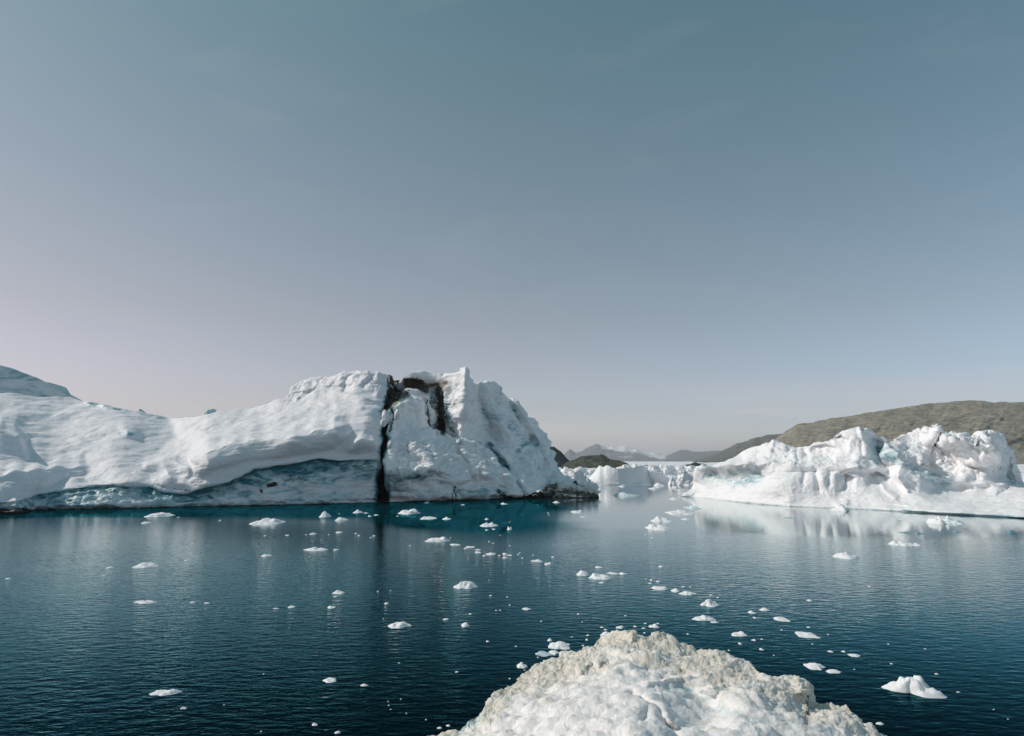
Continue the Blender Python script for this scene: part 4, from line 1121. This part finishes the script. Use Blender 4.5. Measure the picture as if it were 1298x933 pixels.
TINY = {
 'tiny crumb of ice in the broken line of bits in mid bay': ('crumbs in the broken line in mid bay', [
    (577, 691.5, 15, 3), (590, 696, 5, 2), (596, 694.5, 13, 3), (606, 701, 9, 3), (606, 697.5, 9, 2), (614, 705, 5, 3), (622, 703.5, 13, 4), (633, 704.5, 4, 2), (640, 703, 7, 4),
    (640, 707.5, 7, 3), (646, 704.5, 8, 2), (657, 703, 2.5, 2), (659, 701, 2.5, 2), (662, 707.5, 3, 2), (676, 704, 2.5, 2), (701, 706.5, 5, 2.5)]),
 'tiny white crumb of ice afloat below the snow shelf': ('crumbs below the snow shelf', [
    (226, 656, 4, 2), (279, 660, 3.5, 2), (243, 701, 3, 1.5), (237, 711, 6, 2), (10, 734, 7, 2), (244, 764, 8, 2), (262, 765, 8, 2), (132, 730, 5, 2), (336, 679.5, 4, 2), (364, 679, 6, 2),
    (426, 697.5, 7, 2.5), (425, 757, 5, 2), (370, 770.5, 9, 4), (350, 772, 8, 2), (417, 678, 3, 1.5), (244, 688, 3, 1.5), (388, 678, 3, 1.5)]),
 'tiny crumb of ice near the reflection of the crevasse': ('crumbs near the crevasse', [
    (464, 651, 6, 3), (469, 655, 6, 4), (477, 653.5, 7, 3), (451, 676.5, 3.5, 2.5), (455, 679, 4, 2), (474, 679.5, 4, 2.5), (470, 681.5, 3, 2), (479, 750, 3, 2), (495, 749, 2.5, 1.5),
    (504, 654.5, 3.5, 2), (520, 692, 3, 1.5), (486, 785, 2, 1.5), (506, 841, 3, 2), (517, 654, 2, 1.5), (430, 651.5, 2, 2)]),
 'tiny crumb of ice in the water below the shaded crag': ('crumbs below the crag', [
    (587, 640.5, 6, 3), (617, 672.5, 5, 3), (626, 671.5, 5, 3), (634, 679, 2.5, 1.5), (620, 687, 3, 2), (625, 689, 3, 2), (646, 692, 2.5, 1.5), (646, 662, 2, 2), (695, 651, 3, 3), (571, 682, 2, 2), (696, 653.5, 2, 2)]),
 'tiny speck of ice scattered over the dark middle water': ('specks on the middle water', [
    (622, 755.5, 4, 2), (646, 767.5, 3, 2), (629, 774.5, 3, 2), (634, 774, 3, 2), (620, 736, 2, 1.5), (643, 757, 2.5, 1.5), (596, 779, 5, 2), (565, 786, 8, 3), (733, 779, 4.5, 2), (686, 788, 3, 2),
    (618, 814, 4.5, 3), (654, 820, 3, 2), (579, 852.5, 4.5, 2.5), (738, 789, 2, 1.5), (492, 890, 2, 2), (493, 895, 2.5, 2), (495, 900, 2, 2), (334, 855, 2.5, 1.5), (284, 894, 2.5, 1.5), (508, 887, 2, 2), (515, 905, 2, 2), (540, 913, 2.5, 2), (331, 928, 3, 2), (682, 834, 3, 2), (686, 841, 4, 2), (679, 844, 3, 2), (665, 850, 3, 1.5), (646, 861, 3, 2)]),
 'tiny bit of ice near the row of floes right of mid bay': ('bits near the row of floes', [
    (826, 736, 5, 3), (834, 738, 6, 3), (824, 740, 5, 2), (875, 744.5, 3, 2), (866, 744.5, 6, 2), (910, 758, 3.5, 2), (901, 755, 5, 2), (957, 784, 5, 2.5), (818, 678, 3, 2), (827, 682, 4, 2), (897, 655.5, 3, 1.5), (985, 661, 6, 1.5),
    (819, 734, 2, 1.5), (793, 781, 4, 1.5)]),
 'tiny chip of ice in the dark water close round the mound': ('chips round the mound', [
    (805, 795, 5, 3), (744, 812, 4, 4), (745, 806, 4, 3), (786, 797, 12, 5), (817, 803, 4, 2), (818, 791, 4, 2), (872, 804.5, 4, 2), (816, 797, 6, 2), (768, 799, 6, 2.5), (725, 808, 4, 1.5), (834, 791, 4, 2), (763, 796, 5, 2), (739, 819, 4, 2), (965, 824.5, 6, 4), (938, 817, 5, 4), (955, 812.5, 7, 3), (966, 811, 4, 2), (924, 825, 3, 2), (981, 831, 3, 1.5)]),
 'tiny crumb of ice on the open dark water at the right': ('crumbs on the right hand water', [
    (1025, 796, 5, 2.5), (1053, 827, 8, 3), (1130, 842, 4, 2), (1187, 855, 5, 2), (1215, 878, 5, 2), (1126, 817, 3, 1.5), (1173, 823, 3, 1.5), (1260, 900, 3, 1.5), (1278, 912, 3, 1.5), (1083, 849, 3, 1.5),
    (1030, 817, 3, 1.5), (1050, 805, 3, 1.5), (1118, 672, 5, 1.5), (1103, 652, 4, 1.5), (1268, 668, 3, 1.5), (1056, 693, 3, 1.5), (991, 799, 3, 1.5), (1102, 744, 4, 1.5)]),
}
ANCH = [(203, 653, 'oval white floe under the snow shelf'), (186, 716, 'humped floe on the left water'), (184, 762, 'flat pale floe on the left water'),
        (339, 661, 'twin humped floe under the blue wall'), (433, 657, 'floes under the right part of the blue wall'), (400, 695, 'long thin sliver below the blue wall'),
        (429, 750, 'small floe left of the crevasse reflection'), (507, 791, 'fish shaped floe'), (518, 649, 'straight tablet of ice under the crag'),
        (555, 683, 'floe carrying a square block'), (590, 741, 'large solid floe in mid bay'), (590, 792, 'lone compact block'), (620, 665, 'jumbled spiky floe under the crag'),
        (646, 668, 'two pronged piece'), (687, 712, 'thin strip ending the broken line'), (755, 731, 'touching pair of slabs'), (845, 663, 'trio of floes in the channel'),
        (840, 745, 'curved hollow backed floe'), (900, 764, 'rounded floe right of mid bay'), (892, 783, 'ragged two humped floe'), (969, 772, 'small oval floe'),
        (990, 784, 'slanting flat floe'), (936, 802, 'floe with a tail pointing left'), (1022, 804, 'thin broken plate of ice'), (1073, 704, 'low peaked floe before the right iceberg'),
        (1150, 689, 'double humped floe'), (1190, 658, 'leaning shard'), (210, 877, 'long pointed wedge of ice'), (418, 861, 'knobbed floe at lower left'),
        (709, 818, 'flat polygonal slab by the mound'), (662, 843, 'small peaked floe by the mound'), (798, 796, 'top of the foreground mound'), (1045, 848, 'two oval floes'),
        (1157, 868, 'biggest floe'), (850, 811, 'right shoulder of the foreground mound'), (560, 922, 'two chips at the foot of the mound'), (606, 700, 'middle of the broken line'), (705, 635, 'dirty toe of the left iceberg')]
ORD = ['nearest', 'second nearest', 'third nearest', 'fourth nearest', 'fifth nearest', 'sixth nearest', 'seventh nearest', 'eighth nearest', 'ninth nearest', 'tenth nearest', 'eleventh nearest', 'twelfth nearest']
slots = {}
tiny_all = [(x, y, w, h, grp) for lab, (grp, lst) in TINY.items() for (x, y, w, h) in lst]
for n_, (x, y, w, h, grp) in enumerate(tiny_all):
    dd_, ax, ay, an = min(((math.hypot(x - ax, (y - ay) * 1.6), ax, ay, an) for ax, ay, an in ANCH))
    dx, dy = x - ax, (y - ay) * 1.6
    side = ('right of' if dx > 0 else 'left of') if abs(dx) > abs(dy) else ('below' if dy > 0 else 'above')
    slots.setdefault((an, side), []).append((dd_, n_))
names = {}
for (an, side), lst in slots.items():
    lst.sort()
    for r_, (_, n_) in enumerate(lst):
        sz = 'tiny white speck' if tiny_all[n_][2] < 4 else 'tiny white crumb'
        names[n_] = (sz + ' ' + side + ' the ' + an) if len(lst) == 1 else (ORD[r_] + ' tiny crumb ' + side + ' the ' + an)
for n_, (x, y, w, h, grp) in enumerate(tiny_all):
    floe(x, y, w, h, names[n_], grp, None, seed=401 + n_, flat=.6)

# ================================================================== FAR ICE PACK
def pack_x(px, D): return (px - 649) / F * D
# individual bergs of the far pack, in front of the white plain
FAR = [
 ([(713, 615), (716, 600), (722, 596), (730, 597), (735, 595), (741, 599), (746, 606), (752, 612), (754, 616)], 330, 'low rubbly berg just right of the dirty toe of the left iceberg', 1.4, 3.0),
 ([(742, 616), (746, 607), (752, 600), (757, 593), (760, 590), (765, 592), (769, 589.5), (773, 590.5), (776, 593), (783, 594), (790, 593.5), (797, 592), (803, 593), (807, 590), (812, 591), (816, 590.5), (819, 594), (823, 597), (828, 598), (836, 600), (843, 603), (848, 606), (852, 612), (853, 616)], 345, 'block shaped far berg with a flat shaded front in the gap', .6, 0),
 ([(846, 617), (850, 606), (855, 602), (862, 600), (868, 597), (876, 600), (884, 603), (893, 606), (902, 612), (908, 617)], 340, 'rubble covered far berg beside the left tip of the right iceberg', 1.8, 3.5),
 ([(780, 600), (786, 591), (795, 590), (812, 588.5), (830, 589), (846, 590), (860, 592), (870, 598), (872, 606)], 520, 'low white ridge behind the block shaped berg', 1.6, 4.5),
 ([(700, 606), (708, 597), (716, 594), (726, 594), (736, 593), (746, 594), (756, 597), (760, 606)], 470, 'low rough ridge of ice at the foot of the green brown islet', 1.6, 4.0),
 ([(850, 600), (856, 592), (866, 590), (876, 591), (888, 592), (900, 591), (912, 595), (925, 600)], 640, 'distant rough ridge of ice below the small dark islet', 1.8, 4.5),
]
for i, (rg, D, lab, ro, cs) in enumerate(FAR):
    if i == 1:
        ff = lambda px, py, t: 3 * t + 9 * sstep(783, 789, px) * t * 0 + 10 * (1 - sstep(742, 784, px)) * (1 + 0 * t) * t + 0.28 * np.clip(px - 785, 0, None) * 1 + 3 * gauss([(820, 592), (822, 604), (826, 612)], 2.5, px, py)
    else:
        ff = None
    small_berg('iceberg', rg, D, lab, 'iceberg', 'bergs of the far ice pack', M_ICE_WHITE if i else M_FAR, back=30, thick=5, seed=20 + i, rough=ro, rows=50, ncol=160, fl=ff, cells_s=cs)

# low growlers at the edge of the pack
for i, (x, y, w, h, lab) in enumerate([(757, 616, 14, 3, 'small low growler under the left foot of the block shaped berg'), (789, 617, 10, 2.5, 'small low growler under the middle of the block shaped berg'),
        (812, 614.5, 12, 4, 'small growler under the right face of the block shaped berg'), (836, 616, 16, 4, 'pale growler at the right foot of the block shaped berg'), (856, 619, 12, 3, 'thin growler left of the right iceberg tip'),
        (794, 629, 38, 5, 'flat sheet of ice in the middle of the calm channel'), (870, 622, 16, 3, 'low dark streaked growler touching the right iceberg tip'), (855, 633, 14, 2.5, 'thin pan of ice before the right iceberg tip'),
        (828, 620, 12, 3, 'small pan of ice in the upper channel'), (888, 620, 12, 4, 'dark streaked ice block behind the left tip of the right iceberg')]):
    floe(x, y, w, h, lab, 'growlers at the edge of the far ice pack', None, seed=700 + i, flat=.3, name='growler', cat='ice block', dirt_v=.5 if 'dark' in lab else 0, blue_v=.35 if 'sheet' in lab else 0)

# the packed plain of brash ice
yy = np.geomspace(395, 9000, 420)
uq = np.linspace(-0.05, 1.6, 560)
U, Yg = np.meshgrid(uq, yy)
Xg = U * Yg * 0.72 - 20
PP = np.stack([Xg, Yg, 0 * Xg], -1)
sz = np.clip(Yg / 400, 1, 12)
c1, _ = cells(PP, 9.0, 33); c2_, _ = cells(PP, 34.0, 43)
hz = 0.7 + (0.55 - c1) * 2.6 + np.clip(fbm(PP, 45, 3, 15), 0, 1) * 4.5 + (0.5 - c2_) * 1.8
edge = sstep(395, 430, Yg + fbm(PP, 60, 3, 3) * 30)
hz = hz * edge - (1 - edge) * 1.0 - 2.2 * sstep(0.25, 0.55, fbm(PP + 900, 60, 2, 8)) * (Yg < 2500)
hz = np.where(Yg > 1200, np.clip(hz, 0.2, 4.0), np.clip(hz, -1.0, 6.5))
PP[..., 2] = hz
zz = np.zeros(hz.shape)
pack = mesh_obj('brash_ice', PP, grid_quads(*hz.shape), M_FAR, None, dict(blue=zz, dirt=zz, cream=zz))
tag(pack, 'white plain of packed brash ice reaching to the distant shore', 'pack ice', None, 'stuff')

# ================================================================== HILLS
def hill(name, ridge, D, depth, mat, label, seed, rough=1.0, rows=90, ncol=300, snow=None, back=None, kind='structure', cat=None, facet=None):
    x0, x1 = ridge[0][0], ridge[-1][0]
    m = D / F
    def Ff(px, py, t):
        w = fbm(np.stack([px * 0.6 + py * .5, py * 1.0, 0 * px], -1), 34, 4, seed + 3, 0.55)
        w2 = fbm(np.stack([px + 0.8 * py, py * .7, 0 * px], -1), 9, 4, seed + 4, 0.6, ridged=True)
        return depth * t ** 1.1 + depth * 0.16 * w * np.sin(np.pi * np.clip(t, 0, 1)) ** 0.7 + depth * 0.015 * w2 * t * (1 - t) * 4
    def nf(P, px, py, bk):
        return (fbm(P * np.array([1, 1, 1.5]), 26 * m, 5, seed, 0.6, ridged=True) * 0.9 + fbm(P, 8 * m, 5, seed + 9, .65) * 1.3 + facets(P, 12 * m, seed + 21) * 2.2 + facets(P, 4.5 * m, seed + 31) * 1.1) * m * rough
    P, PX, PY, BK = berg_surface(x0, x1, ncol, rows, ridge, None, Ff, nf, back=back or depth, nback=10, Dw=D, below=5)
    sn = snow(P, PX, PY) if snow else np.zeros(PX.shape)
    o0 = np.array([P[2, ncol // 2, 0], P[2, ncol // 2, 1], 0.0])
    o = mesh_obj(name, P, grid_quads(*PX.shape), mat, None, dict(snow=sn), None, o0)
    tag(o, label, cat, None, kind)
    return o

M_HILL = rock_material('hill_rock', (0.23, 0.215, 0.165), (0.45, 0.40, 0.315), (0.68, 0.61, 0.50), 48, 0.9)
M_HILL2 = rock_material('hill_rock_far', (0.14, 0.16, 0.15), (0.22, 0.22, 0.19), (0.32, 0.30, 0.27), 90)
M_ISLET = rock_material('islet_rock', (0.05, 0.085, 0.07), (0.15, 0.15, 0.11), (0.34, 0.28, 0.23), 16)
M_DARKISL = rock_material('dark_islet_rock', (0.02, 0.04, 0.045), (0.04, 0.06, 0.06), (0.10, 0.11, 0.09), 24)
M_MTN = rock_material('mountain_rock', (0.14, 0.15, 0.17), (0.18, 0.19, 0.20), (0.24, 0.24, 0.25), 300)

hill('rocky_hill', [(930, 598), (955, 582), (975, 562), (983, 557), (987, 553), (995, 548), (1002, 543), (1010, 538), (1020, 536.5), (1028, 536), (1040, 533.5), (1055, 530), (1078, 528), (1095, 524.5), (1110, 522), (1130, 519), (1150, 515.5), (1175, 512.5),
                    (1195, 511), (1215, 508.5), (1232, 508), (1245, 508), (1260, 510.5), (1275, 510), (1298, 510.5), (1340, 512), (1420, 520), (1500, 530), (1600, 560), (1680, 600)],
     2000, 1100, M_HILL, 'long bare olive brown rocky hill behind the right iceberg', 51, 1.0, 130, 520)
hill('far_hill', [(870, 590), (885, 584), (895, 580), (903, 577), (912, 573), (922, 569), (934, 562), (945, 560), (953, 556.5), (965, 554), (975, 551.5), (984, 551), (1000, 551), (1040, 560), (1080, 598)],
     3600, 700, M_HILL2, 'grey green hill sloping down left of the brown hill', 61, .8, 60, 200)
hill('mountain_range', [(640, 590), (660, 580), (700, 577), (715, 576), (722, 570), (730, 575), (738, 572), (746, 567), (756, 563.5), (762, 565), (770, 569), (780, 572), (790, 573), (800, 572), (806, 568.5), (812, 571), (820, 574), (830, 574), (838, 577), (846, 578),
                        (855, 574), (863, 570.5), (872, 571), (882, 573), (895, 572.5), (908, 572), (925, 573), (960, 573), (1010, 572), (1060, 580), (1080, 590)],
     9500, 2500, M_MTN, 'pale blue grey mountains streaked with snow on the far shore', 71, .7, 60, 360,
     snow=lambda P, PX, PY: 0.75 * gauss([(765, 566), (790, 568), (806, 570), (840, 580)], 6, PX, PY) + .4 * gauss([(770, 578), (800, 580)], 4, PX, PY))
hill('snow_peak', [(755, 582), (765, 570), (775, 566), (783, 567), (792, 565), (800, 567.5), (812, 572), (820, 582)], 11500, 1200, M_MTN, 'faint snow covered summit behind the pale mountains', 73, .4, 30, 80, snow=lambda P, PX, PY: 1.0 + 0 * PX)
hill('rocky_islet', [(711, 597), (714, 591), (718, 587), (726, 583), (735, 580), (742, 578), (750, 577.5), (756, 577), (762, 576), (767, 579), (772, 582), (778, 583), (786, 585), (794, 588), (800, 592), (803, 597)],
     760, 60, M_ISLET, 'green brown rocky islet with diagonal streaks in the gap between the icebergs', 81, .8, 60, 160, cat='islet', kind='structure')
hill('dark_islet', [(858, 598), (863, 593), (868, 590), (876, 588), (881, 586.5), (886, 588), (892, 588.5), (902, 592), (915, 598)], 1150, 60, M_DARKISL, 'small dark green islet left of the right iceberg', 83, .6, 30, 80)
hill('dark_headland', [(660, 597), (672, 580), (684, 568), (695, 565.5), (703, 567.5), (710, 572), (716, 578), (722, 585), (730, 594), (735, 598)], 1000, 90, M_DARKISL, 'dark headland showing right of the shaded crag', 85, .5, 50, 120)
small_berg('iceberg', [(1270, 640), (1274, 606), (1278, 598), (1284, 603), (1292, 609), (1297, 612), (1299, 600), (1304, 596), (1330, 590), (1360, 610), (1370, 640)], 260, 'shaded small berg beside the right hand end of the right iceberg', seed=91, mat=M_ICE_WHITE, rows=40, ncol=90, back=15)

# ================================================================== HAZE
def box(name, lo, hi):
    x0, y0, z0 = lo; x1, y1, z1 = hi
    V = [(x0, y0, z0), (x1, y0, z0), (x1, y1, z0), (x0, y1, z0), (x0, y0, z1), (x1, y0, z1), (x1, y1, z1), (x0, y1, z1)]
    Q = [(3, 2, 1, 0), (4, 5, 6, 7), (0, 1, 5, 4), (1, 2, 6, 5), (2, 3, 7, 6), (3, 0, 4, 7)]
    m = bpy.data.materials.new('haze'); m.use_nodes = True
    nt = m.node_tree; nt.nodes.clear()
    o_ = nt.nodes.new('ShaderNodeOutputMaterial'); v = nt.nodes.new('ShaderNodeVolumePrincipled')
    v.inputs['Color'].default_value = (0.93, 0.95, 1.0, 1)
    v.inputs['Density'].default_value = 3.5e-5
    v.inputs['Anisotropy'].default_value = 0.2
    nt.links.new(v.outputs[0], o_.inputs['Volume'])
    return mesh_obj(name, np.array(V, float), np.array(Q), m)
hz_o = box('haze', (-27000, -600, -8), (27000, 27000, 420))
tag(hz_o, 'thin pale haze over the bay and the far shore', None, None, 'stuff')
